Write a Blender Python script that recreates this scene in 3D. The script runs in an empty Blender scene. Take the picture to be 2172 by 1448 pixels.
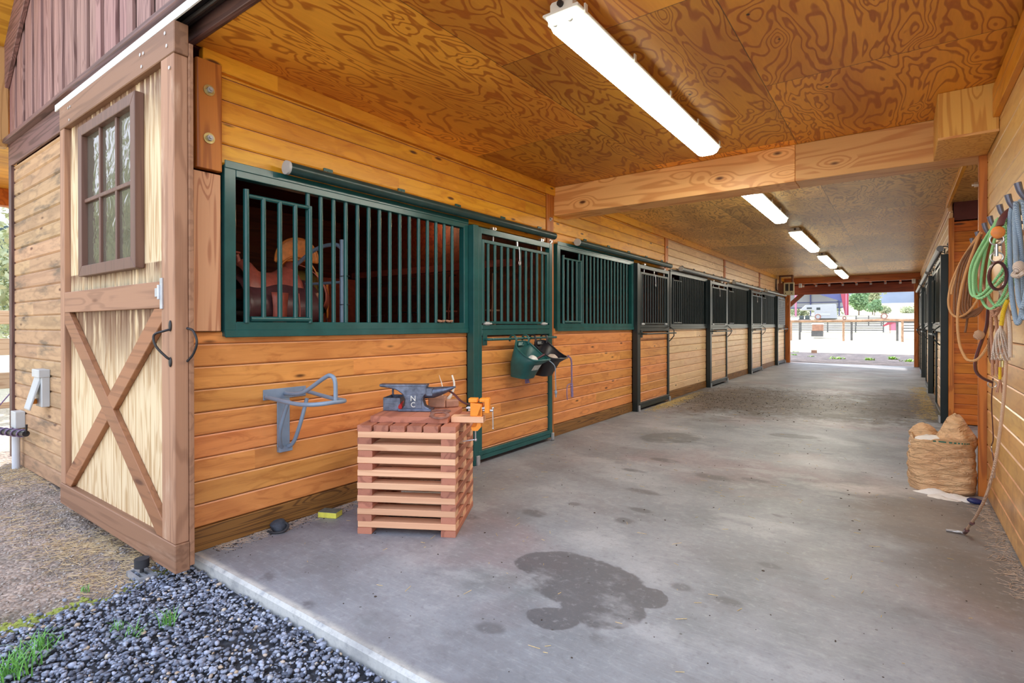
import bpy, bmesh, math, random
import numpy as np
from mathutils import Vector, Matrix
PI = math.pi
R = math.radians
sc = bpy.context.scene
col = sc.collection
rnd = random.Random(7)

# ---------------------------------------------------------------- camera, world, sun, exposure
cam_d = bpy.data.cameras.new('camera')
cam = bpy.data.objects.new('camera', cam_d)
col.objects.link(cam)
cam_d.sensor_width = 36.0
cam_d.lens = 1130.5 / 2172 * 36.0
cam_d.shift_y = (693.17 - 724.0) / 2172.0
cam_d.clip_start = 0.02
cam_d.clip_end = 2000
_y, _p, _r = 0.62844, -0.00313, -0.00108
_f = Vector((-math.sin(_y), math.cos(_y), 0)); _rt = Vector((math.cos(_y), math.sin(_y), 0)); _u = Vector((0, 0, 1))
_f2 = _f * math.cos(_p) + _u * math.sin(_p); _u2 = _u * math.cos(_p) - _f * math.sin(_p)
_r3 = _rt * math.cos(_r) + _u2 * math.sin(_r); _u3 = _u2 * math.cos(_r) - _rt * math.sin(_r)
cam.matrix_world = Matrix.Translation((3.1448, -1.3272, 1.253)) @ Matrix((_r3, _u3, -_f2)).transposed().to_4x4()
sc.camera = cam

w = bpy.data.worlds.new('world'); sc.world = w; w.use_nodes = True
nt = w.node_tree; nt.nodes.clear()
wo = nt.nodes.new('ShaderNodeOutputWorld'); bg = nt.nodes.new('ShaderNodeBackground')
tc = nt.nodes.new('ShaderNodeTexCoord'); sx = nt.nodes.new('ShaderNodeSeparateXYZ'); cr = nt.nodes.new('ShaderNodeValToRGB')
nt.links.new(tc.outputs['Generated'], sx.inputs[0]); nt.links.new(sx.outputs['Z'], cr.inputs[0])
cr.color_ramp.elements[0].position = 0.0; cr.color_ramp.elements[0].color = (0.93, 0.95, 1.0, 1)
cr.color_ramp.elements[1].position = 0.8; cr.color_ramp.elements[1].color = (0.62, 0.75, 1.0, 1)
nt.links.new(cr.outputs[0], bg.inputs[0]); nt.links.new(bg.outputs[0], wo.inputs[0])
bg.inputs[1].default_value = 1.9

sun_d = bpy.data.lights.new('sun', 'SUN'); sun_d.energy = 6.5; sun_d.angle = R(0.6); sun_d.color = (1.0, 0.95, 0.86)
sun = bpy.data.objects.new('sun', sun_d); col.objects.link(sun)
sun.rotation_euler = Vector((-0.72, 0.42, 0.55)).to_track_quat('Z', 'Y').to_euler()

sc.view_settings.view_transform = 'Standard'
sc.view_settings.look = 'None'
sc.view_settings.gamma = 1.0
sc.view_settings.use_curve_mapping = False
sc.view_settings.exposure = 0.60
LAMP = 30.0            # strength of the fluorescent diffusers
sc.cycles.max_bounces = 8
sc.cycles.diffuse_bounces = 5
sc.cycles.glossy_bounces = 3
sc.cycles.transmission_bounces = 4
sc.cycles.use_denoising = True
sc.cycles.sample_clamp_indirect = 6.0
sc.cycles.caustics_reflective = False
sc.cycles.caustics_refractive = False

# ---------------------------------------------------------------- materials
class NT:
    def __init__(s, name):
        s.m = bpy.data.materials.new(name); s.m.use_nodes = True
        s.t = s.m.node_tree; s.n = s.t.nodes; s.l = s.t.links
        s.b = s.n['Principled BSDF']
    def new(s, typ, **kw):
        n = s.n.new(typ)
        for k, v in kw.items(): setattr(n, k, v)
        return n
    def put(s, sock, v):
        if v is None: return
        if hasattr(v, 'links') or hasattr(v, 'is_linked'): s.l.new(v, sock)
        else: sock.default_value = v
    def math(s, op, a, b=None, c=None, clamp=False):
        n = s.new('ShaderNodeMath', operation=op); n.use_clamp = clamp
        for i, v in enumerate((a, b, c)): s.put(n.inputs[i], v) if v is not None else None
        return n.outputs[0]
    def sep(s, v):
        n = s.new('ShaderNodeSeparateXYZ'); s.put(n.inputs[0], v); return n.outputs
    def comb(s, x, y, z):
        n = s.new('ShaderNodeCombineXYZ')
        for i, v in enumerate((x, y, z)): s.put(n.inputs[i], v)
        return n.outputs[0]
    def noise(s, vec, scale, detail=3, rough=0.5, dist=0.0):
        n = s.new('ShaderNodeTexNoise'); s.put(n.inputs['Vector'], vec)
        n.inputs['Scale'].default_value = scale; n.inputs['Detail'].default_value = detail
        n.inputs['Roughness'].default_value = rough; n.inputs['Distortion'].default_value = dist
        return n.outputs[0]
    def white(s, vec):
        n = s.new('ShaderNodeTexWhiteNoise', noise_dimensions='3D'); s.put(n.inputs['Vector'], vec); return n.outputs
    def ramp(s, fac, stops):
        n = s.new('ShaderNodeValToRGB'); s.put(n.inputs[0], fac); e = n.color_ramp.elements
        while len(e) < len(stops): e.new(0.5)
        for i, (p, c) in enumerate(stops):
            e[i].position = p; e[i].color = (*c, 1) if len(c) == 3 else c
        return n.outputs[0]
    def mix(s, fac, a, b, mode='MIX'):
        n = s.new('ShaderNodeMix', data_type='RGBA', blend_type=mode)
        s.put(n.inputs[0], fac)
        s.put(n.inputs[6], (*a, 1) if isinstance(a, tuple) and len(a) == 3 else a)
        s.put(n.inputs[7], (*b, 1) if isinstance(b, tuple) and len(b) == 3 else b)
        return n.outputs[2]
    def step(s, v, lo, hi):
        n = s.new('ShaderNodeMapRange', interpolation_type='SMOOTHSTEP')
        s.put(n.inputs[0], v); n.inputs[1].default_value = lo; n.inputs[2].default_value = hi
        return n.outputs[0]
    def bump(s, h, strength=0.3, dist=0.01):
        n = s.new('ShaderNodeBump'); n.inputs['Strength'].default_value = strength; n.inputs['Distance'].default_value = dist
        s.put(n.inputs['Height'], h); s.l.new(n.outputs[0], s.b.inputs['Normal'])
    def set(s, color=None, rough=None, metal=None, spec=None, **kw):
        if color is not None: s.put(s.b.inputs['Base Color'], (*color, 1) if isinstance(color, tuple) and len(color) == 3 else color)
        if rough is not None: s.put(s.b.inputs['Roughness'], rough)
        if metal is not None: s.put(s.b.inputs['Metallic'], metal)
        if spec is not None: s.put(s.b.inputs['Specular IOR Level'], spec)
        for k, v in kw.items(): s.put(s.b.inputs[k], v)
        return s.m
    def obj(s): return s.new('ShaderNodeTexCoord').outputs['Object']

def srgb(r, g, b):
    return tuple(((c / 255) / 12.92 if c / 255 <= 0.04045 else ((c / 255 + 0.055) / 1.055) ** 2.4) for c in (r, g, b))

def plain(name, c, rough=0.5, metal=0.0, var=0.12, scale=8.0, bump=0.0, spec=0.5):
    n = NT(name); o = n.obj()
    f = n.noise(o, scale, 4, 0.6)
    k = n.ramp(f, [(0.25, tuple(x * (1 - var) for x in c)), (0.75, tuple(min(1, x * (1 + var)) for x in c))])
    n.set(k, rough, metal, spec)
    if bump: n.bump(n.noise(o, scale * 6, 3), bump, 0.004)
    return n.m

def wood(name, light, dark, L='Y', W='Z', pitch=None, w0=0.0, length=None, freq=9.0, grain=0.55, knots=0.5, rough=0.45,
         var=0.22, knotc=(0.12, 0.04, 0.015), weather=None, blotch=0.0, edge=0.0, along=0.28, across=4.0, dust=None, knot_scale=(1.6, 7.0)):
    """timber: L is the axis along the grain, W the axis across the boards; pitch splits boards of different tone"""
    n = NT(name); o = n.obj(); s = n.sep(o)
    ax = {'X': 0, 'Y': 1, 'Z': 2}
    l = s[ax[L]]; a = s[ax[W]]; oth = [q for q in 'XYZ' if q not in (L, W)][0]; b = s[ax[oth]]
    if pitch:
        idx = n.math('FLOOR', n.math('DIVIDE', n.math('SUBTRACT', a, w0), pitch))
        idl = n.math('FLOOR', n.math('DIVIDE', n.math('ADD', l, n.math('MULTIPLY', idx, 1.37)), length)) if length else 0.0
        rn = n.white(n.comb(idx, idl, 3.3)); rv, rc = rn[0], rn[1]
        off = n.math('MULTIPLY', rv, 57.0)
    else:
        oi = n.new('ShaderNodeObjectInfo'); rv = oi.outputs['Random']; off = n.math('MULTIPLY', rv, 57.0)
        idx = None
    v = n.comb(n.math('ADD', n.math('MULTIPLY', l, along), off), n.math('MULTIPLY', a, across), n.math('MULTIPLY', b, across))
    base = n.noise(v, 1.6, 2, 0.45, 0.25)
    # knots
    kv = n.new('ShaderNodeTexVoronoi', feature='F1'); kv.inputs['Scale'].default_value = 1.0
    n.put(kv.inputs['Vector'], n.comb(n.math('ADD', n.math('MULTIPLY', l, knot_scale[0]), off), n.math('MULTIPLY', a, knot_scale[1]), n.math('MULTIPLY', b, 0.0)))
    kd = kv.outputs['Distance']
    kn = n.math('SUBTRACT', 1.0, n.step(kd, 0.05, 0.14)); halo = n.math('SUBTRACT', 1.0, n.step(kd, 0.08, 0.5))
    pick = n.sep(kv.outputs['Color']); keep = n.step(pick[0], 1 - knots - 0.01, 1 - knots + 0.01)
    kn = n.math('MULTIPLY', kn, keep); halo = n.math('MULTIPLY', halo, keep)
    warped = n.math('ADD', base, n.math('MULTIPLY', halo, 0.22))
    ring = n.math('SINE', n.math('MULTIPLY', warped, freq * 6.283))
    ring = n.step(ring, -0.2, 1.0)
    fine = n.noise(n.comb(n.math('ADD', n.math('MULTIPLY', l, along * 4), off), n.math('MULTIPLY', a, across * 22), n.math('MULTIPLY', b, across * 22)), 2.0, 3, 0.6)
    g = n.math('ADD', n.math('MULTIPLY', ring, grain), n.math('MULTIPLY', fine, 0.45), clamp=True)
    c = n.mix(n.step(g, 0.1, 1.0), light, dark)
    if blotch:
        bf = n.noise(n.comb(n.math('ADD', n.math('MULTIPLY', l, 2.2), off), n.math('MULTIPLY', a, 9), n.math('MULTIPLY', b, 9)), 1.6, 4, 0.6, 0.8)
        c = n.mix(n.math('MULTIPLY', n.step(bf, 0.50, 0.68), blotch), c, dark)
        c = n.mix(n.math('MULTIPLY', n.step(bf, 0.44, 0.30), blotch * 0.6), c, tuple(min(1, q * 1.25 + 0.03) for q in light))
        km = n.math('MULTIPLY', n.math('SUBTRACT', halo, kn), 0.5); c = n.mix(n.math('MULTIPLY', n.step(halo, 0.35, 0.8), 0.35), c, tuple(min(1, q * 1.2) for q in light))
    c = n.mix(kn, c, knotc)
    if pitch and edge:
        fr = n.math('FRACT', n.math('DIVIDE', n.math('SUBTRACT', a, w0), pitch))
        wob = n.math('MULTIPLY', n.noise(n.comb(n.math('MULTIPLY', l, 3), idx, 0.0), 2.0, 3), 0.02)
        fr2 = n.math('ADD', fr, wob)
        lt = n.math('MULTIPLY', n.step(fr2, 0.945, 0.955), n.step(fr, 0.992, 0.982))  # bevel catching light, painted as a pale line along each board edge
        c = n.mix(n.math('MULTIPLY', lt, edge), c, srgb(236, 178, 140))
        dk = n.math('MAXIMUM', n.step(fr, 0.026, 0.012), n.step(fr, 0.984, 0.994))
        c = n.mix(n.math('MULTIPLY', dk, 0.75), c, (0.09, 0.03, 0.012))
    hv = n.new('ShaderNodeHueSaturation'); n.put(hv.inputs['Color'], c)
    n.put(hv.inputs['Value'], n.math('ADD', 1 - var, n.math('MULTIPLY', rv, 2 * var)))
    if pitch:
        q = n.sep(rc); n.put(hv.inputs['Hue'], n.math('ADD', 0.5 - 0.008, n.math('MULTIPLY', q[1], 0.016)))
    c = hv.outputs[0]
    if weather:
        wf = n.noise(n.comb(n.math('MULTIPLY', l, 1.2), n.math('MULTIPLY', a, 6), n.math('MULTIPLY', b, 6)), 1.3, 5, 0.65)
        c = n.mix(n.math('MULTIPLY', n.step(wf, weather[1], weather[1] + 0.22), weather[2]), c, weather[0])
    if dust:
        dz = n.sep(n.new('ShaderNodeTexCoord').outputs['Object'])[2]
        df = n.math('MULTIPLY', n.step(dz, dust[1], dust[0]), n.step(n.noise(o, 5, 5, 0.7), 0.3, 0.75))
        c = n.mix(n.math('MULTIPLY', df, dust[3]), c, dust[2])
    n.set(c, rough)
    n.bump(g, 0.12, 0.004)
    return n.m

M = {}
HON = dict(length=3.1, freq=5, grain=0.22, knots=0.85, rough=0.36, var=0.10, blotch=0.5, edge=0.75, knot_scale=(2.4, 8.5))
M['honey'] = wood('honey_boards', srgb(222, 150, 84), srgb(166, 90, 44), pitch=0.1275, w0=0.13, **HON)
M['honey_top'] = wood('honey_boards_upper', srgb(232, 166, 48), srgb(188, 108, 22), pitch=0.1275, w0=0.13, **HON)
M['pale'] = wood('pale_boards', srgb(238, 200, 154), srgb(206, 152, 102), pitch=0.1275, w0=0.13, length=3.1, freq=5, grain=0.2, knots=0.85, rough=0.34, var=0.08, blotch=0.4, edge=0.5, knot_scale=(2.4, 8.5))  # far stalls paler: daylight glare put into the board colour
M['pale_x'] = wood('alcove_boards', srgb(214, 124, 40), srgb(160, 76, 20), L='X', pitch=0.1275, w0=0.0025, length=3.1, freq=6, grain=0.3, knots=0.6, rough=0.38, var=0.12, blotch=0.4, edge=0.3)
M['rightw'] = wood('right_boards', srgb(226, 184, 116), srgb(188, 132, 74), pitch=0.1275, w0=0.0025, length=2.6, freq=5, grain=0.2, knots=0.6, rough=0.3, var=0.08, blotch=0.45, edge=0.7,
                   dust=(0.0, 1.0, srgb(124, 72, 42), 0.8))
M['treated'] = wood('treated_board', srgb(150, 104, 50), srgb(98, 64, 30), L='Y', W='Z', freq=14, grain=0.6, knots=0.4, rough=0.6, across=7)
M['beam'] = wood('beam_wood', srgb(242, 190, 124), srgb(214, 146, 84), L='X', W='Z', freq=10, grain=0.5, knots=0.6, rough=0.45, across=2.6, knot_scale=(2.6, 6))
M['plyz'] = wood('box_beam_ply', srgb(244, 196, 104), srgb(212, 148, 66), L='Z', W='X', freq=9, grain=0.5, knots=0.6, rough=0.45, across=5, knot_scale=(4, 8))
M['postz'] = wood('post_wood', srgb(206, 126, 52), srgb(158, 84, 32), L='Z', W='Y', freq=7, grain=0.5, knots=0.4, rough=0.42, across=6)
M['postpale'] = wood('weathered_plank', srgb(206, 156, 118), srgb(168, 110, 78), L='Z', W='Y', freq=10, grain=0.55, knots=0.5, rough=0.6, across=6, knot_scale=(2.5, 9))
M['farpost'] = wood('porch_timber', srgb(190, 108, 40), srgb(146, 74, 24), L='Z', W='X', freq=8, grain=0.5, knots=0.3, rough=0.5, across=6)
M['redbeam'] = wood('red_stained_beam', srgb(112, 50, 26), srgb(78, 30, 16), L='X', W='Z', freq=8, grain=0.4, knots=0.2, rough=0.5, across=3)
M['farlintel'] = wood('far_lintel_wood', srgb(196, 104, 34), srgb(150, 70, 18), L='X', W='Z', freq=8, grain=0.4, knots=0.3, rough=0.45, across=3)
M['siding'] = wood('weathered_siding', srgb(184, 148, 112), srgb(126, 94, 68), L='X', W='Z', pitch=0.1275, w0=-0.06, length=4.0, freq=4, grain=0.22, knots=0.8, rough=0.65, var=0.14, blotch=0.4,
                   weather=(srgb(92, 80, 66), 0.5, 0.85), knot_scale=(2.2, 8))
M['batten'] = wood('stained_batten_boards', srgb(158, 122, 116), srgb(112, 78, 74), L='Z', W='X', pitch=0.28, w0=0.02, freq=9, grain=0.5, knots=0.3, rough=0.6, var=0.1, across=6)
M['battend'] = wood('dark_batten', srgb(78, 60, 54), srgb(54, 40, 36), L='Z', W='X', freq=9, grain=0.4, knots=0.1, rough=0.6, across=6)
M['header'] = wood('stained_header', srgb(126, 92, 88), srgb(86, 60, 56), L='X', W='Z', freq=9, grain=0.5, knots=0.2, rough=0.55, across=5)
M['corner'] = wood('stained_corner', srgb(104, 74, 68), srgb(70, 48, 42), L='Z', W='X', freq=9, grain=0.5, knots=0.2, rough=0.55, across=6)
M['stile'] = wood('door_frame_wood', srgb(158, 118, 92), srgb(110, 74, 54), L='Z', W='X', freq=5, grain=0.3, knots=0.3, rough=0.6, across=6, weather=(srgb(206, 176, 150), 0.56, 0.7))
M['rail'] = wood('door_rail_wood', srgb(150, 110, 84), srgb(106, 72, 52), L='X', W='Z', freq=5, grain=0.3, knots=0.4, rough=0.6, across=6, weather=(srgb(196, 160, 134), 0.6, 0.5))
M['winframe'] = wood('door_window_wood', srgb(122, 88, 74), srgb(88, 60, 50), L='Z', W='X', freq=5, grain=0.25, knots=0.1, rough=0.5, across=6)
M['brace'] = wood('door_brace_wood', srgb(156, 106, 72), srgb(112, 72, 46), L='X', W='Z', freq=5, grain=0.3, knots=0.3, rough=0.6, across=7)
M['jamb'] = plain('maroon_jamb', srgb(96, 44, 40), 0.5, var=0.25, scale=5)
M['soffit'] = wood('soffit_wood', srgb(206, 146, 50), srgb(166, 104, 28), L='Y', W='X', pitch=0.6, w0=0, freq=8, grain=0.4, knots=0.3, rough=0.5)
M['timber'] = wood('heavy_timber', srgb(190, 146, 92), srgb(150, 106, 60), L='Z', W='X', freq=8, grain=0.4, knots=0.3, rough=0.5)
M['fencew'] = wood('fence_wood', srgb(200, 172, 140), srgb(160, 124, 90), L='Y', W='Z', freq=10, grain=0.4, knots=0.3, rough=0.7)
M['stand'] = wood('stand_lumber', srgb(234, 184, 146), srgb(200, 136, 100), L='X', W='Z', freq=4, grain=0.25, knots=0.3, rough=0.6, var=0.1, across=5)
M['standend'] = wood('stand_lumber_side', srgb(182, 118, 94), srgb(128, 72, 56), L='Y', W='X', freq=5, grain=0.35, knots=0.1, rough=0.65, var=0.16, across=4)
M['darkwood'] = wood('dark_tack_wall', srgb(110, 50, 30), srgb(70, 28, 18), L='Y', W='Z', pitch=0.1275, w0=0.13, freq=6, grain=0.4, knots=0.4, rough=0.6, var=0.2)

# door panel: pale vertical tongue and groove with burnt-looking stains under the rails
def door_panel_mat():
    n = NT('door_panel_boards'); o = n.obj(); s = n.sep(o)
    idx = n.math('FLOOR', n.math('DIVIDE', s[0], 0.085)); rn = n.white(n.comb(idx, 1.7, 0.0))
    off = n.math('MULTIPLY', rn[0], 31.0)
    v = n.comb(n.math('MULTIPLY', s[0], 6), off, n.math('MULTIPLY', s[2], 0.5))
    ring = n.step(n.math('SINE', n.math('MULTIPLY', n.noise(v, 1.6, 2, 0.5, 0.3), 50.0)), 0.0, 1.0)
    fine = n.noise(n.comb(n.math('MULTIPLY', s[0], 120), off, n.math('MULTIPLY', s[2], 2)), 1.0, 3)
    c = n.mix(n.math('MULTIPLY', n.math('ADD', n.math('MULTIPLY', ring, 0.5), n.math('MULTIPLY', fine, 0.5)), 1.0), srgb(232, 212, 176), srgb(178, 142, 96))
    st = n.noise(n.comb(n.math('MULTIPLY', s[0], 16), off, n.math('MULTIPLY', s[2], 2.2)), 1.0, 4, 0.6)
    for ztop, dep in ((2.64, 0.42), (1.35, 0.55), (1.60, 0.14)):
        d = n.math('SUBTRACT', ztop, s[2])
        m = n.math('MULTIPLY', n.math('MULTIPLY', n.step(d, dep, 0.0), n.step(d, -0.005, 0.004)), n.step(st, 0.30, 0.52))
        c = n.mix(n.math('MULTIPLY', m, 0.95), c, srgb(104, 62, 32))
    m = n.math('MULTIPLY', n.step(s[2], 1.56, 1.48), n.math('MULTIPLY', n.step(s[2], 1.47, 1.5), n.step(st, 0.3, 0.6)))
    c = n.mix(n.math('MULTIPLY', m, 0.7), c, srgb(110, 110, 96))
    n.set(c, 0.55); n.bump(ring, 0.1, 0.003)
    return n.m
M['dpanel'] = door_panel_mat()

def plywood(name, light, dark, pw=1.22, pl=2.44, freq=9, rough=0.4, contrast=0.8, stretch=0.55, xs=1.0):
    n = NT(name); o = n.obj(); s = n.sep(o)
    ix = n.math('FLOOR', n.math('DIVIDE', s[0], pw)); iy = n.math('FLOOR', n.math('DIVIDE', n.math('ADD', s[1], n.math('MULTIPLY', ix, pl * 0.5)), pl))
    rn = n.white(n.comb(ix, iy, 0.5)); off = n.math('MULTIPLY', rn[0], 40.0)
    v = n.comb(n.math('ADD', n.math('MULTIPLY', s[0], xs), off), n.math('MULTIPLY', s[1], stretch), off)
    b0 = n.noise(v, 2.1, 3, 0.5, 0.55)
    kv = n.new('ShaderNodeTexVoronoi', feature='F1'); kv.inputs['Scale'].default_value = 4.0
    n.put(kv.inputs['Vector'], n.comb(n.math('ADD', s[0], off), n.math('MULTIPLY', s[1], 0.8), 0.0))
    kd = kv.outputs['Distance']; keep = n.step(n.sep(kv.outputs['Color'])[0], 0.45, 0.47)
    halo = n.math('MULTIPLY', n.math('SUBTRACT', 1.0, n.step(kd, 0.03, 0.45)), keep)
    kn = n.math('MULTIPLY', n.math('SUBTRACT', 1.0, n.step(kd, 0.025, 0.05)), keep)
    ring = n.math('SINE', n.math('MULTIPLY', n.math('ADD', b0, n.math('MULTIPLY', halo, 0.12)), freq * 6.283 * 1.6))
    ring = n.step(ring, 0.15, 0.95)
    fine = n.noise(n.comb(n.math('MULTIPLY', s[0], 60), n.math('MULTIPLY', s[1], 6), off), 1.0, 3, 0.6)
    big = n.noise(v, 0.9, 3, 0.5)
    g = n.math('ADD', n.math('MULTIPLY', ring, contrast * 0.7), n.math('MULTIPLY', fine, 0.35), clamp=True)
    c = n.mix(g, light, dark)
    c = n.mix(n.math('MULTIPLY', n.step(big, 0.42, 0.62), 0.45), c, dark)
    c = n.mix(kn, c, (0.03, 0.01, 0.005))
    hv = n.new('ShaderNodeHueSaturation'); n.put(hv.inputs['Color'], c); n.put(hv.inputs['Value'], n.math('ADD', 0.74, n.math('MULTIPLY', rn[0], 0.5)))
    c = hv.outputs[0]
    ex = n.math('ABSOLUTE', n.math('SUBTRACT', n.math('FRACT', n.math('ADD', n.math('DIVIDE', s[0], pw), 0.5)), 0.5))
    ey = n.math('ABSOLUTE', n.math('SUBTRACT', n.math('FRACT', n.math('ADD', n.math('DIVIDE', n.math('ADD', s[1], n.math('MULTIPLY', ix, pl * 0.5)), pl), 0.5)), 0.5))
    seam = n.math('MAXIMUM', n.step(ex, 0.003, 0.0015), n.step(ey, 0.0016, 0.0008))
    c = n.mix(n.math('MULTIPLY', seam, 0.75), c, (0.04, 0.02, 0.01))
    n.set(c, rough); n.bump(g, 0.1, 0.004)
    return n.m
M['ply1'] = plywood('plywood_stained', srgb(250, 180, 66), srgb(162, 76, 20), contrast=0.85, freq=10, stretch=0.42, xs=1.5)
M['ply2'] = plywood('plywood_plain', srgb(248, 206, 120), srgb(160, 112, 62), freq=10, contrast=0.9, stretch=0.5, xs=1.4)

def concrete_mat():
    n = NT('concrete_slab'); o = n.obj(); s = n.sep(o)
    c = n.ramp(n.noise(o, 1.1, 5, 0.6), [(0.3, srgb(112, 118, 126)), (0.5, srgb(138, 143, 152)), (0.72, srgb(162, 166, 174))])
    pk = n.noise(n.comb(s[0], s[1], 4.4), 0.7, 4, 0.55)
    c = n.mix(n.math('MULTIPLY', n.step(pk, 0.5, 0.66), 0.5), c, srgb(146, 124, 128))
    gr = n.noise(n.comb(s[0], s[1], 9.4), 1.6, 4, 0.6)
    c = n.mix(n.math('MULTIPLY', n.step(gr, 0.54, 0.7), 0.4), c, srgb(104, 112, 114))
    c = n.mix(n.math('MULTIPLY', n.step(s[1], 0.055, 0.02), n.step(n.noise(o, 9, 4, 0.6), 0.25, 0.5)), c, srgb(196, 196, 192))
    # broom strokes
    br = n.noise(n.comb(n.math('MULTIPLY', s[0], 7), n.math('MULTIPLY', s[1], 60), 0), 1.4, 3, 0.6)
    c = n.mix(n.math('MULTIPLY', n.step(br, 0.5, 0.75), 0.30), c, srgb(176, 180, 186))
    dist = n.noise(o, 7.0, 5, 0.65)
    dist2 = n.noise(o, 2.2, 3, 0.6)
    def blot(lst, soft, amt, col, wob=0.5):
        nonlocal c
        best = None
        for (cx, cy, rx, ry, a) in lst:
            mp = n.new('ShaderNodeMapping', vector_type='TEXTURE')
            n.put(mp.inputs[0], o); mp.inputs['Location'].default_value = (cx, cy, 0); mp.inputs['Rotation'].default_value = (0, 0, R(a)); mp.inputs['Scale'].default_value = (rx, ry, 1)
            ln = n.new('ShaderNodeVectorMath', operation='LENGTH'); n.put(ln.inputs[0], mp.outputs[0]); d = ln.outputs['Value']
            best = d if best is None else n.math('MINIMUM', best, d)
        best = n.math('ADD', best, n.math('MULTIPLY', n.math('SUBTRACT', n.math('ADD', dist, n.math('MULTIPLY', dist2, 0.6)), 0.8), wob))
        m = n.math('MULTIPLY', n.step(best, 1.0 + soft, 1.0 - soft), amt)
        c = n.mix(m, c, col)
        return m
    blot([(1.70, 1.06, 0.22, 0.17, 20), (1.93, 0.98, 0.30, 0.24, 0), (2.07, 0.83, 0.19, 0.18, 0), (2.2, 1.02, 0.10, 0.10, 30), (1.95, 0.62, 0.115, 0.085, 20)], 0.05, 0.75, srgb(74, 74, 80), 0.55)
    blot([(1.78, 0.40, 0.06, 0.04, 10), (1.72, 1.86, 0.07, 0.05, 0), (2.3, 1.21, 0.05, 0.04, 0), (2.52, 1.2, 0.06, 0.035, 0), (1.18, 1.63, 0.08, 0.05, 0), (1.3, 1.95, 0.05, 0.04, 0),
          (2.6, 1.7, 0.06, 0.03, 0), (1.72, 2.1, 0.09, 0.04, 0), (1.6, 2.5, 0.12, 0.05, 0), (1.9, 3.2, 0.15, 0.07, 0), (1.4, 3.5, 0.14, 0.06, 0), (2.2, 3.3, 0.1, 0.05, 0), (1.3, 3.0, 0.1, 0.04, 0)], 0.35, 0.6, srgb(78, 78, 82), 1.3)
    blot([(1.08, 4.5, 0.34, 0.26, 60), (2.18, 5.4, 0.25, 0.12, 10)], 0.12, 0.6, srgb(78, 82, 84), 0.5)
    blot([(3.35, 3.0, 0.45, 0.55, 0), (3.5, 2.2, 0.3, 0.5, 0)], 0.5, 0.55, srgb(104, 84, 66), 0.9)
    blot([(2.95, 3.55, 0.35, 0.12, 20)], 0.6, 0.6, srgb(200, 198, 202), 1.8)
    sm = n.new('ShaderNodeTexVoronoi'); sm.inputs['Scale'].default_value = 2.6
    n.put(sm.inputs['Vector'], n.comb(n.math('ADD', s[0], n.math('MULTIPLY', dist, 0.25)), n.math('ADD', n.math('MULTIPLY', s[1], 1.6), n.math('MULTIPLY', dist2, 0.5)), 0.0))
    sk = n.math('MULTIPLY', n.step(sm.outputs['Distance'], 0.22, 0.08), n.step(n.sep(sm.outputs['Color'])[0], 0.55, 0.6))
    c = n.mix(n.math('MULTIPLY', n.math('MULTIPLY', sk, n.step(dist, 0.42, 0.6)), 0.7), c, srgb(86, 86, 92))
    big = n.noise(n.comb(n.math('MULTIPLY', s[0], 0.8), n.math('MULTIPLY', s[1], 1.3), 7.0), 1.6, 6, 0.68)
    c = n.mix(n.math('MULTIPLY', n.step(big, 0.5, 0.64), 0.45), c, srgb(112, 112, 118))
    c = n.mix(n.math('MULTIPLY', n.step(big, 0.46, 0.34), 0.45), c, srgb(176, 180, 188))
    # manure and dust in the middle of the aisle
    blot([(0.9, 8.2, 1.2, 1.7, 0), (2.2, 8.0, 1.1, 1.3, 0), (3.2, 9.0, 0.6, 1.8, 0)], 0.45, 0.85, srgb(78, 66, 58), 2.2)
    sp = n.noise(o, 9.0, 6, 0.75)
    reg = n.math('MULTIPLY', n.step(s[1], 6.2, 7.6), n.step(s[1], 11.5, 9.3))
    c = n.mix(n.math('MULTIPLY', n.math('MULTIPLY', reg, n.step(sp, 0.50, 0.60)), 0.9), c, srgb(48, 38, 32))
    spk = n.new('ShaderNodeTexVoronoi'); spk.inputs['Scale'].default_value = 14.0; n.put(spk.inputs['Vector'], o)
    pk2 = n.math('MULTIPLY', n.step(spk.outputs['Distance'], 0.10, 0.06), n.step(n.sep(spk.outputs['Color'])[0], 0.8, 0.82))
    c = n.mix(n.math('MULTIPLY', pk2, 0.7), c, (0.05, 0.045, 0.04))
    md = n.noise(o, 24, 5, 0.7)
    c = n.mix(n.math('MULTIPLY', n.step(md, 0.52, 0.70), 0.35), c, srgb(98, 98, 104))
    c = n.mix(n.math('MULTIPLY', n.step(md, 0.46, 0.32), 0.25), c, srgb(184, 188, 194))
    fine = n.noise(o, 70, 3, 0.6)
    c = n.mix(n.math('MULTIPLY', n.step(fine, 0.45, 0.8), 0.25), c, srgb(120, 120, 122))
    n.set(c, n.ramp(n.noise(o, 1.3, 3), [(0.3, (0.42,) * 3), (0.7, (0.6,) * 3)]))
    n.bump(n.math('ADD', n.math('MULTIPLY', br, 0.6), n.math('MULTIPLY', fine, 0.5)), 0.25, 0.004)
    return n.m
M['concrete'] = concrete_mat()

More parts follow.
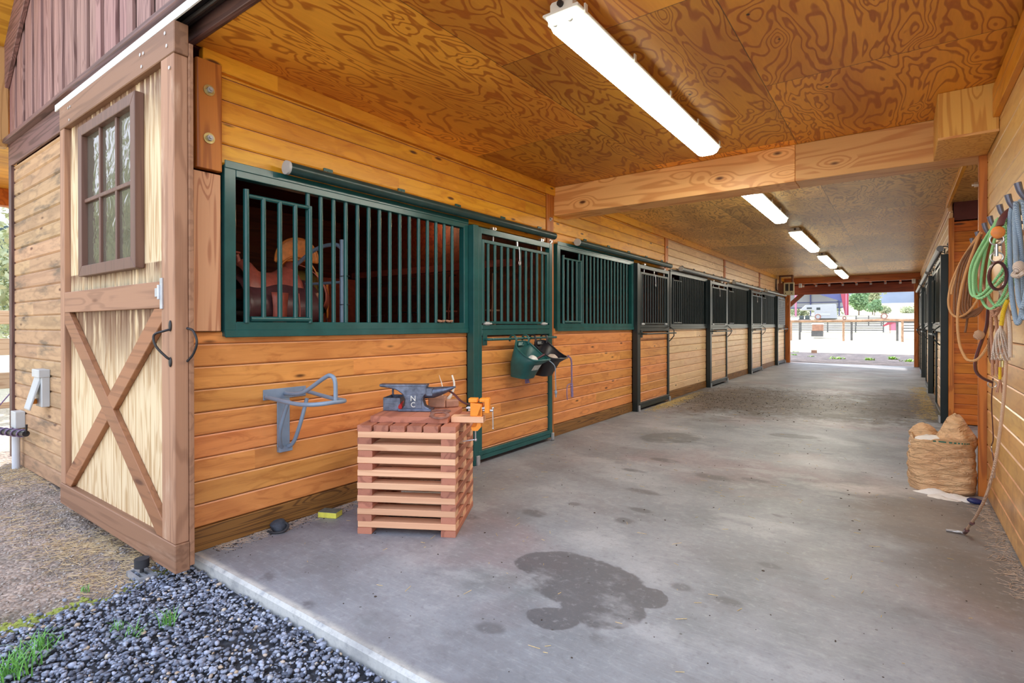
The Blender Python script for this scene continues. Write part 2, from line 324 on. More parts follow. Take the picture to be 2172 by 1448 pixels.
def soil_mat(name, stops, scale=3, bump=0.6):
    n = NT(name); o = n.obj()
    c = n.ramp(n.noise(o, scale, 8, 0.72), stops)
    g = n.new('ShaderNodeTexVoronoi'); g.inputs['Scale'].default_value = 55; n.put(g.inputs['Vector'], o)
    c = n.mix(0.45, c, n.mix(n.step(n.sep(g.outputs['Color'])[0], 0.2, 0.9), (0.10, 0.085, 0.075), (0.62, 0.57, 0.52)), 'OVERLAY')
    n.set(c, 0.9)
    n.bump(n.math('ADD', n.math('MULTIPLY', g.outputs['Distance'], -1.0), n.noise(o, 20, 5, 0.7)), bump, 0.02)
    return n.m
M['soil'] = soil_mat('gritty_soil', [(0.3, srgb(120, 114, 98)), (0.48, srgb(164, 150, 140)), (0.62, srgb(190, 172, 160)), (0.8, srgb(210, 200, 188))])
M['fill'] = soil_mat('gravel_bed', [(0.3, srgb(40, 42, 48)), (0.7, srgb(74, 78, 88))], 6)
M['field'] = soil_mat('sunlit_field', [(0.3, srgb(172, 166, 128)), (0.5, srgb(206, 198, 176)), (0.7, srgb(186, 188, 150))], 0.5, 0.3)
M['apron'] = soil_mat('apron_gravel', [(0.3, srgb(70, 66, 70)), (0.5, srgb(104, 96, 98)), (0.7, srgb(150, 140, 136))], 2.5)
M['stone'] = None
def stone_mat():
    n = NT('grey_crushed_stone'); at = n.new('ShaderNodeAttribute', attribute_name='tone')
    c = n.ramp(at.outputs['Fac'], [(0.0, srgb(84, 90, 106)), (0.45, srgb(138, 146, 166)), (0.9, srgb(184, 192, 208)), (0.955, srgb(190, 194, 202)), (0.965, srgb(190, 168, 140)), (1.0, srgb(212, 204, 192))])
    n.set(n.mix(0.3, c, n.ramp(n.noise(n.obj(), 90, 3), [(0.3, (0.05, 0.05, 0.06)), (0.7, (0.4, 0.4, 0.42))]), 'OVERLAY'), 0.6)
    return n.m
M['stone'] = stone_mat()
M['grit'] = plain('pale_grit', (0.42, 0.37, 0.33), 0.8, 0, 0.5, 40)
M['green'] = plain('dark_green_enamel', (0.014, 0.092, 0.092), 0.24, 0.0, 0.2, 5)
M['black'] = plain('black_green_enamel', (0.012, 0.022, 0.024), 0.30, 0.0, 0.2, 5)
M['galv'] = plain('galvanised_steel', (0.50, 0.52, 0.55), 0.45, 0.6, 0.15, 20)
M['white_metal'] = plain('white_track_cover', (0.80, 0.82, 0.82), 0.45, 0.0, 0.05, 4)
M['hubs'] = plain('bright_steel', (0.62, 0.62, 0.64), 0.3, 0.9, 0.1, 20)
M['brass'] = plain('yellowed_zinc', (0.55, 0.47, 0.22), 0.35, 0.8, 0.25, 30)
M['iron'] = plain('black_iron', (0.03, 0.028, 0.03), 0.45, 0.4, 0.3, 12)
M['anvil'] = plain('worn_anvil_steel', (0.12, 0.14, 0.20), 0.34, 0.7, 0.6, 18, 0.2)
M['rust'] = plain('rusty_iron', (0.30, 0.15, 0.12), 0.7, 0.3, 0.35, 30, 0.3)
M['hook'] = plain('dark_hook_iron', (0.13, 0.14, 0.20), 0.4, 0.4, 0.3, 20)
M['rackgrey'] = plain('grey_blue_enamel', (0.23, 0.30, 0.40), 0.4, 0.1, 0.12, 10)
M['orange'] = plain('orange_cast_iron', (0.95, 0.30, 0.02), 0.4, 0.0, 0.1, 20)
M['leather'] = plain('dark_leather', (0.10, 0.035, 0.04), 0.32, 0.0, 0.3, 15, 0.1)
M['tan_leather'] = plain('orange_leather', (0.80, 0.26, 0.05), 0.45, 0.0, 0.25, 20, 0.15)
M['red_leather'] = plain('red_brown_leather', (0.42, 0.10, 0.07), 0.35, 0.0, 0.3, 14, 0.1)
M['pinkwood'] = plain('weathered_block_wood', (0.42, 0.22, 0.15), 0.7, 0, 0.3, 14)
M['bucket'] = plain('green_plastic', (0.015, 0.10, 0.10), 0.4, 0.0, 0.3, 9)
M['bucketblack'] = plain('black_plastic', (0.012, 0.012, 0.018), 0.38, 0.0, 0.3, 9)
M['sticker'] = plain('worn_label', (0.55, 0.58, 0.56), 0.6, 0, 0.5, 60)
M['white'] = plain('white_paint', (0.75, 0.75, 0.74), 0.5, 0, 0.06, 10)
M['plasticgrey'] = plain('grey_plastic_box', (0.50, 0.52, 0.53), 0.45, 0, 0.06, 10)
M['conduit'] = plain('grey_conduit', (0.60, 0.64, 0.70), 0.4, 0, 0.06, 10)
M['bone'] = plain('pale_antler', (0.82, 0.78, 0.68), 0.5, 0, 0.08, 20)
M['cord'] = plain('purple_cord', (0.22, 0.16, 0.30), 0.8, 0, 0.4, 120)
M['yellowbox'] = plain('yellow_carton', (0.72, 0.68, 0.10), 0.6, 0, 0.2, 20)
M['cartongrey'] = plain('dark_carton_top', (0.14, 0.17, 0.15), 0.6, 0, 0.4, 25)
M['cloth'] = plain('dark_blue_cloth', (0.045, 0.055, 0.075), 0.85, 0, 0.4, 40, 0.3)
M['rubber'] = plain('black_rubber', (0.03, 0.03, 0.035), 0.7, 0, 0.3, 20)
M['redplastic'] = plain('red_handle', (0.5, 0.03, 0.03), 0.4, 0, 0.1, 20)
M['powder'] = plain('white_lime_powder', (0.80, 0.81, 0.84), 0.9, 0, 0.05, 40, 0.5)
M['bluescoop'] = plain('dark_blue_plastic', (0.02, 0.03, 0.14), 0.4, 0, 0.2, 20)
M['straw'] = plain('straw', (0.62, 0.47, 0.20), 0.8, 0, 0.4, 60)
M['straw2'] = plain('grey_straw', (0.50, 0.40, 0.32), 0.85, 0, 0.4, 60)
M['dung'] = plain('dark_debris', (0.055, 0.038, 0.028), 0.9, 0, 0.5, 40)
M['grass'] = plain('bright_grass', (0.16, 0.42, 0.08), 0.6, 0, 0.35, 20)
M['moss'] = plain('moss', (0.26, 0.30, 0.06), 0.9, 0, 0.5, 30, 0.6)
M['weed'] = plain('weed_leaf', (0.32, 0.55, 0.10), 0.6, 0, 0.3, 10)
M['fol_green'] = plain('green_foliage', (0.30, 0.46, 0.24), 0.8, 0, 0.5, 2)
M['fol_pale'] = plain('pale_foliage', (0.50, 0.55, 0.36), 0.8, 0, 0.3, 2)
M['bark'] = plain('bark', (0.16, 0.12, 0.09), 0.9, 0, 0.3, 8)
M['mount'] = plain('hazy_forest_slope', (0.17, 0.195, 0.235), 1.0, 0, 0.3, 0.03, 0, 0.0)  # distance haze mixed into the slope's base colour
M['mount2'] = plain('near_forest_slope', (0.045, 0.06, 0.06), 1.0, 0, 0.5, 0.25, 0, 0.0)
M['shedwall'] = plain('translucent_shed_wall', (0.55, 0.57, 0.58), 0.6, 0, 0.06, 0.5)
M['shedroof'] = plain('blue_shed_roof', (0.10, 0.12, 0.30), 0.5, 0, 0.1, 0.5)
M['shedred'] = plain('red_steel', (0.42, 0.06, 0.10), 0.5, 0, 0.1, 0.5)
M['shedpink'] = plain('pink_steel', (0.62, 0.22, 0.34), 0.5, 0, 0.1, 0.5)
M['camper'] = plain('camper_white', (0.42, 0.44, 0.47), 0.4, 0, 0.05, 1)
M['darkglass'] = plain('dark_glass', (0.05, 0.06, 0.07), 0.1, 0, 0.1, 1)
M['seat'] = plain('dark_seat', (0.06, 0.08, 0.08), 0.6, 0, 0.2, 2)
M['railwood'] = plain('peeled_rail', (0.40, 0.24, 0.15), 0.7, 0, 0.4, 3)
M['farfence'] = plain('dusty_rail', (0.13, 0.13, 0.13), 0.8, 0, 0.3, 2)
M['playbox'] = plain('faded_red_box', (0.42, 0.22, 0.15), 0.7, 0, 0.3, 3)
M['heaterbrown'] = plain('brown_heater_enamel', (0.17, 0.055, 0.02), 0.4, 0.1, 0.2, 8)
M['heatercream'] = plain('cream_panel', (0.55, 0.50, 0.33), 0.4, 0, 0.06, 8)
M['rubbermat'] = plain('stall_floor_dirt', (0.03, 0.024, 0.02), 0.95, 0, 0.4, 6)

def rope_mat(name, c1, c2, tw=90.0):
    n = NT(name); o = n.obj(); s = n.sep(o)
    wv = n.new('ShaderNodeTexWave', wave_type='BANDS', bands_direction='DIAGONAL'); wv.inputs['Scale'].default_value = tw; n.put(wv.inputs['Vector'], o)
    wv.inputs['Distortion'].default_value = 1.0
    n.set(n.mix(wv.outputs['Fac'], c1, c2), 0.8); n.bump(wv.outputs['Fac'], 0.5, 0.003)
    return n.m
M['rope_tan'] = rope_mat('tan_rope', srgb(222, 178, 128), srgb(184, 134, 86))
M['rope_brown'] = rope_mat('brown_braided_rope', srgb(160, 116, 86), srgb(96, 66, 50))
M['rope_green'] = rope_mat('mint_green_rope', srgb(172, 222, 166), srgb(110, 180, 120))
M['rope_pink'] = rope_mat('pinkish_tan_rope', srgb(206, 160, 132), srgb(150, 104, 84))
M['rope_blue'] = rope_mat('light_blue_rope', srgb(168, 188, 208), srgb(116, 142, 170))
M['rope_white'] = rope_mat('off_white_cotton', srgb(226, 212, 200), srgb(170, 152, 140))
M['rope_yellow'] = rope_mat('yellow_wrap', srgb(240, 210, 60), srgb(200, 160, 20))
M['rope_pale'] = rope_mat('pale_lead_rope', srgb(214, 184, 158), srgb(170, 136, 112))

def sack_mat():
    n = NT('tan_feed_sack'); o = n.obj(); s = n.sep(o)
    v = n.comb(n.math('MULTIPLY', s[0], 2.5), n.math('MULTIPLY', s[1], 2.5), n.math('MULTIPLY', s[2], 9))
    wr = n.noise(v, 2.6, 4, 0.6, 1.2)
    c = n.ramp(n.noise(o, 5, 4, 0.6), [(0.3, srgb(214, 170, 130)), (0.7, srgb(240, 204, 162))])
    gm = n.noise(o, 16, 3, 0.5)
    c = n.mix(n.math('MULTIPLY', n.step(gm, 0.62, 0.72), 0.35), c, srgb(130, 100, 80))
    n.set(c, 0.6); n.bump(wr, 1.0, 0.06)
    return n.m
M['sack'] = sack_mat()

def glass_mat():
    n = NT('old_window_glass')
    v = n.noise(n.obj(), 9, 2, 0.5, 0.8)
    n.set((0.16, 0.14, 0.11), 0.06, 0.0, 0.6)
    n.b.inputs['Transmission Weight'].default_value = 0.35
    n.b.inputs['IOR'].default_value = 1.6
    n.bump(v, 0.25, 0.02)
    return n.m
M['glass'] = glass_mat()
def lamp_mat(name, c, s):
    n = NT(name); n.set((0.9, 0.9, 0.88), 0.4); n.b.inputs['Emission Color'].default_value = (*c, 1); n.b.inputs['Emission Strength'].default_value = s
    return n.m
M['lamp'] = lamp_mat('lit_diffuser', (1.0, 0.95, 0.80), LAMP)
M['lens'] = lamp_mat('lit_lens_edge', (1.0, 0.98, 0.72), 2.4)
M['bulb'] = lamp_mat('small_warm_bulb', (1.0, 0.72, 0.35), 3.0)

# ---------------------------------------------------------------- mesh helpers
class MB:
    def __init__(s): s.v = []; s.f = []; s.mi = []; s.cur = 0
    def add(s, vs, fs):
        b = len(s.v); s.v += [tuple(x) for x in vs]; s.f += [tuple(b + i for i in f) for f in fs]; s.mi += [s.cur] * len(fs); return s
    def box(s, x0, x1, y0, y1, z0, z1):
        vs = [(x0, y0, z0), (x1, y0, z0), (x1, y1, z0), (x0, y1, z0), (x0, y0, z1), (x1, y0, z1), (x1, y1, z1), (x0, y1, z1)]
        return s.add(vs, [(0, 3, 2, 1), (4, 5, 6, 7), (0, 1, 5, 4), (1, 2, 6, 5), (2, 3, 7, 6), (3, 0, 4, 7)])
    def cbox(s, x0, x1, y0, y1, z0, z1, c, ax='Y'):
        """box chamfered on its four edges along ax"""
        if ax == 'Y': P = lambda a, t, b: (a, t, b); a0, a1, t0, t1, b0, b1 = x0, x1, y0, y1, z0, z1
        elif ax == 'X': P = lambda a, t, b: (t, a, b); a0, a1, t0, t1, b0, b1 = y0, y1, x0, x1, z0, z1
        else: P = lambda a, t, b: (a, b, t); a0, a1, t0, t1, b0, b1 = x0, x1, z0, z1, y0, y1
        ring = [(a0 + c, b0), (a1 - c, b0), (a1, b0 + c), (a1, b1 - c), (a1 - c, b1), (a0 + c, b1), (a0, b1 - c), (a0, b0 + c)]
        vs = [P(a, t0, b) for a, b in ring] + [P(a, t1, b) for a, b in ring]
        fs = [tuple(range(7, -1, -1)), tuple(range(8, 16))] + [(i, (i + 1) % 8, 8 + (i + 1) % 8, 8 + i) for i in range(8)]
        return s.add(vs, fs)
    def obox(s, c, half, rot):
        q = rot.to_matrix() if hasattr(rot, 'to_matrix') else rot
        vs = [Vector(c) + q @ Vector((a * half[0], b * half[1], d * half[2])) for d in (-1, 1) for a, b in ((-1, -1), (1, -1), (1, 1), (-1, 1))]
        return s.add(vs, [(0, 3, 2, 1), (4, 5, 6, 7), (0, 1, 5, 4), (1, 2, 6, 5), (2, 3, 7, 6), (3, 0, 4, 7)])
    def bar(s, p, q, wd, th, up=(0, 0, 1)):
        p, q = Vector(p), Vector(q); d = (q - p); L = d.length; d.normalize(); up = Vector(up); sd = d.cross(up).normalized(); u2 = sd.cross(d)
        return s.obox((p + q) / 2, (L / 2, wd / 2, th / 2), Matrix((d, sd, u2)).transposed())
    def tube(s, pts, r, n=8, closed=False, caps=True, flat=1.0):
        P = [Vector(p) for p in pts]; m = len(P)
        rs = r if hasattr(r, '__len__') else [r] * m
        T = []
        for i in range(m):
            a = P[(i - 1) % m] if (closed or i > 0) else P[i]; b = P[(i + 1) % m] if (closed or i < m - 1) else P[i]
            t = (b - a); T.append(t.normalized() if t.length > 1e-9 else Vector((0, 0, 1)))
        ref = Vector((0, 0, 1)) if abs(T[0].z) < 0.9 else Vector((1, 0, 0))
        nv = T[0].cross(ref).normalized(); vs = []
        for i in range(m):
            if i: 
                nv = (nv - T[i] * nv.dot(T[i]))
                nv = nv.normalized() if nv.length > 1e-6 else T[i].cross(ref).normalized()
            bv = T[i].cross(nv)
            for k in range(n):
                a = 2 * PI * k / n; vs.append(P[i] + nv * math.cos(a) * rs[i] + bv * math.sin(a) * rs[i] * flat)
        fs = []
        for i in range(m if closed else m - 1):
            j = (i + 1) % m
            for k in range(n): fs.append((i * n + k, i * n + (k + 1) % n, j * n + (k + 1) % n, j * n + k))
        if caps and not closed: fs += [tuple(range(n - 1, -1, -1)), tuple((m - 1) * n + k for k in range(n))]
        return s.add(vs, fs)
    def cyl(s, p, q, r, n=12, r2=None): return s.tube([p, q], [r, r if r2 is None else r2], n)
    def lathe(s, prof, c=(0, 0, 0), n=20, axis='Z'):
        vs = []; m = len(prof)
        for r, z in prof:
            for k in range(n):
                a = 2 * PI * k / n; x, y = r * math.cos(a), r * math.sin(a)
                v = (x, y, z) if axis == 'Z' else ((z, x, y) if axis == 'X' else (y, z, x)); vs.append((v[0] + c[0], v[1] + c[1], v[2] + c[2]))
        fs = [(i * n + k, i * n + (k + 1) % n, (i + 1) * n + (k + 1) % n, (i + 1) * n + k) for i in range(m - 1) for k in range(n)]
        fs += [tuple(range(n - 1, -1, -1)), tuple((m - 1) * n + k for k in range(n))]
        return s.add(vs, fs)
    def prism(s, poly, t0, t1, plane='XZ'):
        P = {'XZ': lambda a, b, t: (a, t, b), 'YZ': lambda a, b, t: (t, a, b), 'XY': lambda a, b, t: (a, b, t)}[plane]
        n = len(poly); vs = [P(a, b, t0) for a, b in poly] + [P(a, b, t1) for a, b in poly]
        return s.add(vs, [tuple(range(n)), tuple(range(2 * n - 1, n - 1, -1))] + [(i, (i + 1) % n, n + (i + 1) % n, n + i) for i in range(n)])
    def sphere(s, c, r, n=12, sq=(1, 1, 1)):
        prof = [(max(1e-4, r * math.sin(PI * i / n)), -r * math.cos(PI * i / n)) for i in range(n + 1)]
        m = MB(); m.lathe(prof, (0, 0, 0), n * 2); return s.add([(c[0] + x * sq[0], c[1] + y * sq[1], c[2] + z * sq[2]) for x, y, z in m.v], m.f)
    def sheet(s, grid, th=0.0):
        """grid[i][j] points -> thin solid sheet"""
        a, b = len(grid), len(grid[0]); vs = [Vector(p) for row in grid for p in row]; fs = [(i * b + j, i * b + j + 1, (i + 1) * b + j + 1, (i + 1) * b + j) for i in range(a - 1) for j in range(b - 1)]
        return s.add(vs, fs)
    def build(s, name, mat, parent=None, bevel=0.0, seg=1, smooth=False, solid=0.0, sub=0, org=None, angle=35):
        me = bpy.data.meshes.new(name)
        o0 = Vector(org) if org is not None else Vector((0, 0, 0))
        me.from_pydata([tuple(Vector(v) - o0) for v in s.v], [], s.f)
        mats = mat if isinstance(mat, (list, tuple)) else [mat]
        for m_ in mats: me.materials.append(m_)
        if len(mats) > 1: me.polygons.foreach_set('material_index', s.mi)
        bm = bmesh.new(); bm.from_mesh(me); bmesh.ops.recalc_face_normals(bm, faces=bm.faces); bm.to_mesh(me); bm.free()
        if smooth:
            me.polygons.foreach_set('use_smooth', [True] * len(me.polygons)); me.set_sharp_from_angle(angle=R(angle))
        me.update()
        ob = bpy.data.objects.new(name, me); col.objects.link(ob)
        if parent is not None: ob.parent = parent
        if org is not None and parent is None: ob.location = org
        if solid: md = ob.modifiers.new('solid', 'SOLIDIFY'); md.thickness = solid; md.offset = 0
        if bevel: md = ob.modifiers.new('bevel', 'BEVEL'); md.width = bevel; md.segments = seg; md.limit_method = 'ANGLE'; md.angle_limit = R(40)
        if sub: md = ob.modifiers.new('sub', 'SUBSURF'); md.levels = sub; md.render_levels = sub
        return ob

def smoothpath(pts, k=6, closed=False):
    P = [Vector(p) for p in pts]; m = len(P); out = []
    for i in range(m if closed else m - 1):
        a = P[(i - 1) % m] if (closed or i > 0) else P[0] * 2 - P[1]
        b, c_ = P[i], P[(i + 1) % m]
        d = P[(i + 2) % m] if (closed or i < m - 2) else P[-1] * 2 - P[-2]
        for j in range(k):
            t = j / k; out.append(0.5 * ((2 * b) + (-a + c_) * t + (2 * a - 5 * b + 4 * c_ - d) * t * t + (-a + 3 * b - 3 * c_ + d) * t ** 3))
    if not closed: out.append(P[-1])
    return out

def thing(name, label, cat, loc=(0, 0, 0), rz=0.0, group=None):
    o = bpy.data.objects.new(name, None); col.objects.link(o); o.empty_display_size = 0.1
    o.location = loc; o.rotation_euler = (0, 0, rz); o['label'] = label; o['category'] = cat
    if group: o['group'] = group
    return o
def tag(o, label, cat, group=None, kind=None):
    o['label'] = label; o['category'] = cat
    if group: o['group'] = group
    if kind: o['kind'] = kind
    return o
def struct(o): o['kind'] = 'structure'; return o
def dup(root, loc, rz=None, label=None, group=None):
    r = root.copy(); col.objects.link(r); r.location = loc
    if rz is not None: r.rotation_euler = (0, 0, rz)
    if label: r['label'] = label
    if group: r['group'] = group
    for ch in list(root.children):
        c = ch.copy(); col.objects.link(c); c.parent = r
        for g in ch.children:
            d = g.copy(); col.objects.link(d); d.parent = c
    return r

P0 = 0.07; PITCH = 3.66          # stall modules along the aisle
H = 2.80; W_ = 3.66; YE = 18.66  # ceiling height, aisle width, far end

# ---------------------------------------------------------------- ground and slab
def terrain(name, mat, x0, x1, y0, y1, nx, ny, fz, smooth=True):
    xs = np.linspace(x0, x1, nx); ys = np.linspace(y0, y1, ny); m = MB()
    m.v = [(x, y, fz(x, y)) for x in xs for y in ys]
    m.f = [(i * ny + j, (i + 1) * ny + j, (i + 1) * ny + j + 1, i * ny + j + 1) for i in range(nx - 1) for j in range(ny - 1)]
    m.mi = [0] * len(m.f)
    return struct(m.build(name, mat, smooth=smooth))
from mathutils import noise as mn
def fz_near(x, y):
    z = -0.085 + 0.012 * mn.noise((x * 2, y * 2, 0)) + 0.010 * mn.noise((x * 9, y * 9, 3)) + 0.006 * mn.noise((x * 25, y * 25, 5))
    z += 0.03 * max(0, min(1, (-x - 1.5) / 2.0))
    return z - (0.045 * max(0.0, min(1.0, (x - 0.02) / 0.08)) if y > -1.8 else 0.0)
terrain('ground', M['soil'], -4.4, 4.2, -2.4, 0.16, 340, 110, fz_near)
def fz_far(x, y):
    if x > -4.35 and -2.3 < y < 18.8 and x < 7.2: return -0.30
    z = -0.09 + 0.03 * mn.noise((x * 0.3, y * 0.3, 1))
    return z + float(np.interp(y, [48, 54, 66, 82, 92, 110, 150, 240, 320], [0, -0.1, 0.72, 2.15, 2.7, 3.05, 3.95, 6.0, 12.0]))
terrain('ground.001', M['field'], -160, 120, -25, 320, 141, 150, fz_far)
m = MB(); m.box(-9, 7.2, 18.72, 27.5, -0.2, -0.05); struct(m.build('gravel_apron', M['apron']))
m = MB(); m.box(-9.5, -4.38, -2.3, 0.9, -0.30, -0.075); struct(m.build('ground.002', M['field']))
m = MB(); m.cbox(0.0, W_, 0.0, YE + 0.05, -0.16, 0.0, 0.014, 'X'); m.box(W_, 7.3, 0.0, 7.39, -0.16, -0.001)
fl = struct(m.build('floor', M['concrete']))
m = MB(); m.box(-3.7, -0.005, 0.03, YE, -0.12, -0.01); m.box(W_ + 0.02, 7.3, 7.45, YE, -0.12, -0.01); struct(m.build('stall_floor', M['rubbermat']))

# ---------------------------------------------------------------- board walls
def boards(m, y0, y1, z0, z1, x0=-0.035, x1=0.0, base=0.13, pitch=0.1275, c=0.0085, gap=0.001):
    k = math.floor((z0 - base) / pitch + 1e-6)
    while base + k * pitch < z1 - 0.004:
        a = max(z0, base + k * pitch); b = min(z1, base + (k + 1) * pitch)
        if b - a > 0.012: m.cbox(x0, x1, y0, y1, a + gap, b - gap, c, 'Y')
        k += 1
def wall_side(name, segs_low, segs_up, xs, mats):
    m = MB()
    for y0, y1, mi in segs_low: m.cur = mi; boards(m, y0, y1, 0.13, 1.22, *xs)
    for y0, y1, mi in segs_up: m.cur = mi; boards(m, y0, y1, 2.17, 2.70, *xs)
    return struct(m.build(name, mats))
low, up = [], []
for i in range(5):
    y = P0 + PITCH * i
    low.append((-0.0 if i == 0 else y + 0.05, y + 2.235, 0 if i < 2 else 1))
    up.append((0.0 if i == 0 else y + 0.05, y + 3.56, 2 if i < 2 else 1))
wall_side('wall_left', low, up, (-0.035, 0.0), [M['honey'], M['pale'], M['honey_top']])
m = MB()
for i in range(5):
    y = P0 + PITCH * i
    m.box(-0.03, 0.006, (0.0 if i == 0 else y + 0.05), y + 2.235, 0.0, 0.129)
b = struct(m.build('baseboard_left', M['treated'], bevel=0.004))
m = MB(); m.box(-0.03, 0.02, 0.06, YE, 2.70, 2.80); struct(m.build('trim_1', M['honey_top'], bevel=0.003))
# timber posts set in the wall between stalls
for i in range(5):
    y = P0 + PITCH * (i + 1)
    if i == 4: continue
    m = MB(); m.box(-0.12, 0.012, y - 0.085, y + 0.05, 0.0, 2.70)
    p = struct(m.build('wall_post', M['postz'] if i < 2 else M['farpost'], bevel=0.004))
    for k, (dz, sgn) in enumerate(((2.55, 1), (2.30, 1))):
        t = thing('hex_bolt', 'zinc hex bolt in the wall post %s, %s one' % (['under the cross beam', 'after the second stall', 'after the third stall', 'after the fourth stall'][i], ['upper', 'lower'][k]), 'bolt', (0.012, y - 0.02, dz - (0.12 if i == 0 else 0)), group='bolts in the wall posts')
        q = MB(); q.cyl((0, 0, 0), (0.004, 0, 0), 0.022, 16); q.build('washer', M['hubs'], t)
        q = MB(); q.cyl((0.003, 0, 0), (0.02, 0, 0), 0.013, 6); q.build('bolt_head', M['hubs'], t)
m = MB(); m.cbox(0.0, 0.05, 0.012, 0.152, 2.12, 2.72, 0.008, 'Z'); p = struct(m.build('wall_post', M['postz'], bevel=0.003))
for k, dz in enumerate((2.555, 2.29)):
    t = thing('hex_bolt', 'large yellowed bolt with washer on the corner post, %s one' % ['upper', 'lower'][k], 'bolt', (0.05, 0.078, dz), group='bolts on the corner post')
    q = MB(); q.cyl((0, 0, 0), (0.005, 0, 0), 0.030, 24); q.build('washer', M['brass'], t, smooth=True)
    q = MB(); q.cyl((0.004, 0, 0), (0.02, 0, 0), 0.017, 6); q.cyl((0.02, 0, 0), (0.032, 0, 0), 0.009, 10); q.build('bolt_head', M['galv'], t)
m = MB(); m.cbox(0.0, 0.03, -0.012, 0.152, 1.222, 2.105, 0.006, 'Z'); struct(m.build('wall_post', M['postpale'], bevel=0.002))
m = MB(); m.box(-0.12, 0.0, -0.055, -0.002, -0.06, 2.78); m.box(0.0, 0.03, -0.05, -0.014, -0.02, 2.76); struct(m.build('trim_2', M['jamb'], bevel=0.003))

# right wall (front part) and the timber post at its end
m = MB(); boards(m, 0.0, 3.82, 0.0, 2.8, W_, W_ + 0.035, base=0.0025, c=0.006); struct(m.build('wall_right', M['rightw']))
m = MB(); m.box(3.625, 3.66, 0.0, 3.235, 2.575, 2.765); struct(m.build('trim_3', M['honey_top'], bevel=0.003))
m = MB(); m.box(3.612, 3.662, 3.822, 3.86, 0.0, 2.484); m.box(3.64, 3.75, 3.86, 3.90, 0.0, 2.484); struct(m.build('wall_post', M['postz'], bevel=0.003))
t = thing('hex_bolt', 'bright bolt head high on the post beside the rope hooks', 'bolt', (3.612, 3.84, 2.28))
q = MB(); q.cyl((0, 0, 0), (-0.022, 0, 0), 0.02, 6); q.cyl((-0.02, 0, 0), (-0.036, 0, 0), 0.010, 10); q.build('bolt_head', M['hubs'], t)
# alcove: back wall facing the camera, corner trim and far stalls' wall
m = MB()
k = 0
while 0.0025 + k * 0.1275 < 2.55:
    a = 0.0025 + k * 0.1275; m.cbox(3.70, 7.3, 7.40, 7.44, a + 0.0006, a + 0.1269, 0.006, 'X'); k += 1
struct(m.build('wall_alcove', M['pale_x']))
m = MB(); m.box(3.648, 3.702, 7.372, 7.44, 0.0, 2.60); struct(m.build('trim_4', M['postz'], bevel=0.003))
m = MB(); m.box(3.62, 3.655, 4.15, 7.40, 2.735, 2.80); struct(m.build('trim_5', M['honey_top'], bevel=0.003))
m = MB(); m.box(3.70, 7.3, 7.41, 7.43, 2.57, 2.80); struct(m.build('wall_alcove_top', M['jamb']))
low, up = [], []
for i in (2, 3, 4):
    y = P0 + PITCH * i
    low.append((y + 1.40, y + 3.60, 0)); up.append((y + 0.03, y + 3.62, 0))
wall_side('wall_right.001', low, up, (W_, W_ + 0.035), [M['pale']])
m = MB(); m.box(3.645, 3.69, 7.44, YE, 2.70, 2.80); struct(m.build('trim_6', M['pale'], bevel=0.003))
m = MB()
for i in (2, 3, 4):
    y = P0 + PITCH * i; m.box(W_ - 0.006, W_ + 0.03, y + 1.4, y + 3.60, 0, 0.129)
struct(m.build('baseboard_right', M['treated']))
# stall shells
m = MB(); m.box(-3.75, -3.70, 0.03, YE, -0.05, 3.2)
for i in range(1, 6): m.box(-3.70, -0.125, P0 + PITCH * i - 0.05, P0 + PITCH * i + 0.01, 0, 2.8)
for i in range(5): m.box(-3.70, -0.036, 0.0, 0.0, 0, 0)
m.box(7.3, 7.35, 7.4, YE, 0, 3.2)
for i in (3, 4, 5): m.box(3.80, 7.3, P0 + PITCH * i - 0.05, P0 + PITCH * i + 0.01, 0, 2.8)
m.box(3.75, 7.3, 3.84, 3.86, 0, 2.8); m.box(3.84, 7.35, -0.05, 0.0, -0.1, 3.3); m.box(7.3, 7.35, 0, 3.85, 0, 3.2)
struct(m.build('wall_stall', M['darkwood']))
# ceilings
m = MB(); m.box(0.0, W_, 0.03, 3.80, H, H + 0.02); struct(m.build('ceiling', M['ply1']))
m = MB(); m.box(0.0, 7.3, 3.801, YE, H, H + 0.02); struct(m.build('ceiling.001', M['ply2']))
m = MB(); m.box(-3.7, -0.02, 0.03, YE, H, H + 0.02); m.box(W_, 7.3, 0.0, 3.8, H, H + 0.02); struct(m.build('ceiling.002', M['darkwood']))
# cross beam with its boxed end
m = MB(); m.box(0.0, 2.42, 3.80, 4.09, 2.484, 2.799); struct(m.build('cross_beam', M['beam'], bevel=0.004))
m = MB(); m.box(2.422, W_, 3.80, 4.09, 2.484, 2.799); struct(m.build('cross_beam', M['beam'], bevel=0.004))
m = MB(); m.box(3.352, W_ - 0.002, 3.24, 3.798, 2.484, 2.799); struct(m.build('boxed_beam_end', M['plyz'], bevel=0.003))
m = MB(); m.box(3.352, W_ - 0.002, 3.236, 3.2395, 2.484, 2.500); struct(m.build('trim_7', M['beam']))

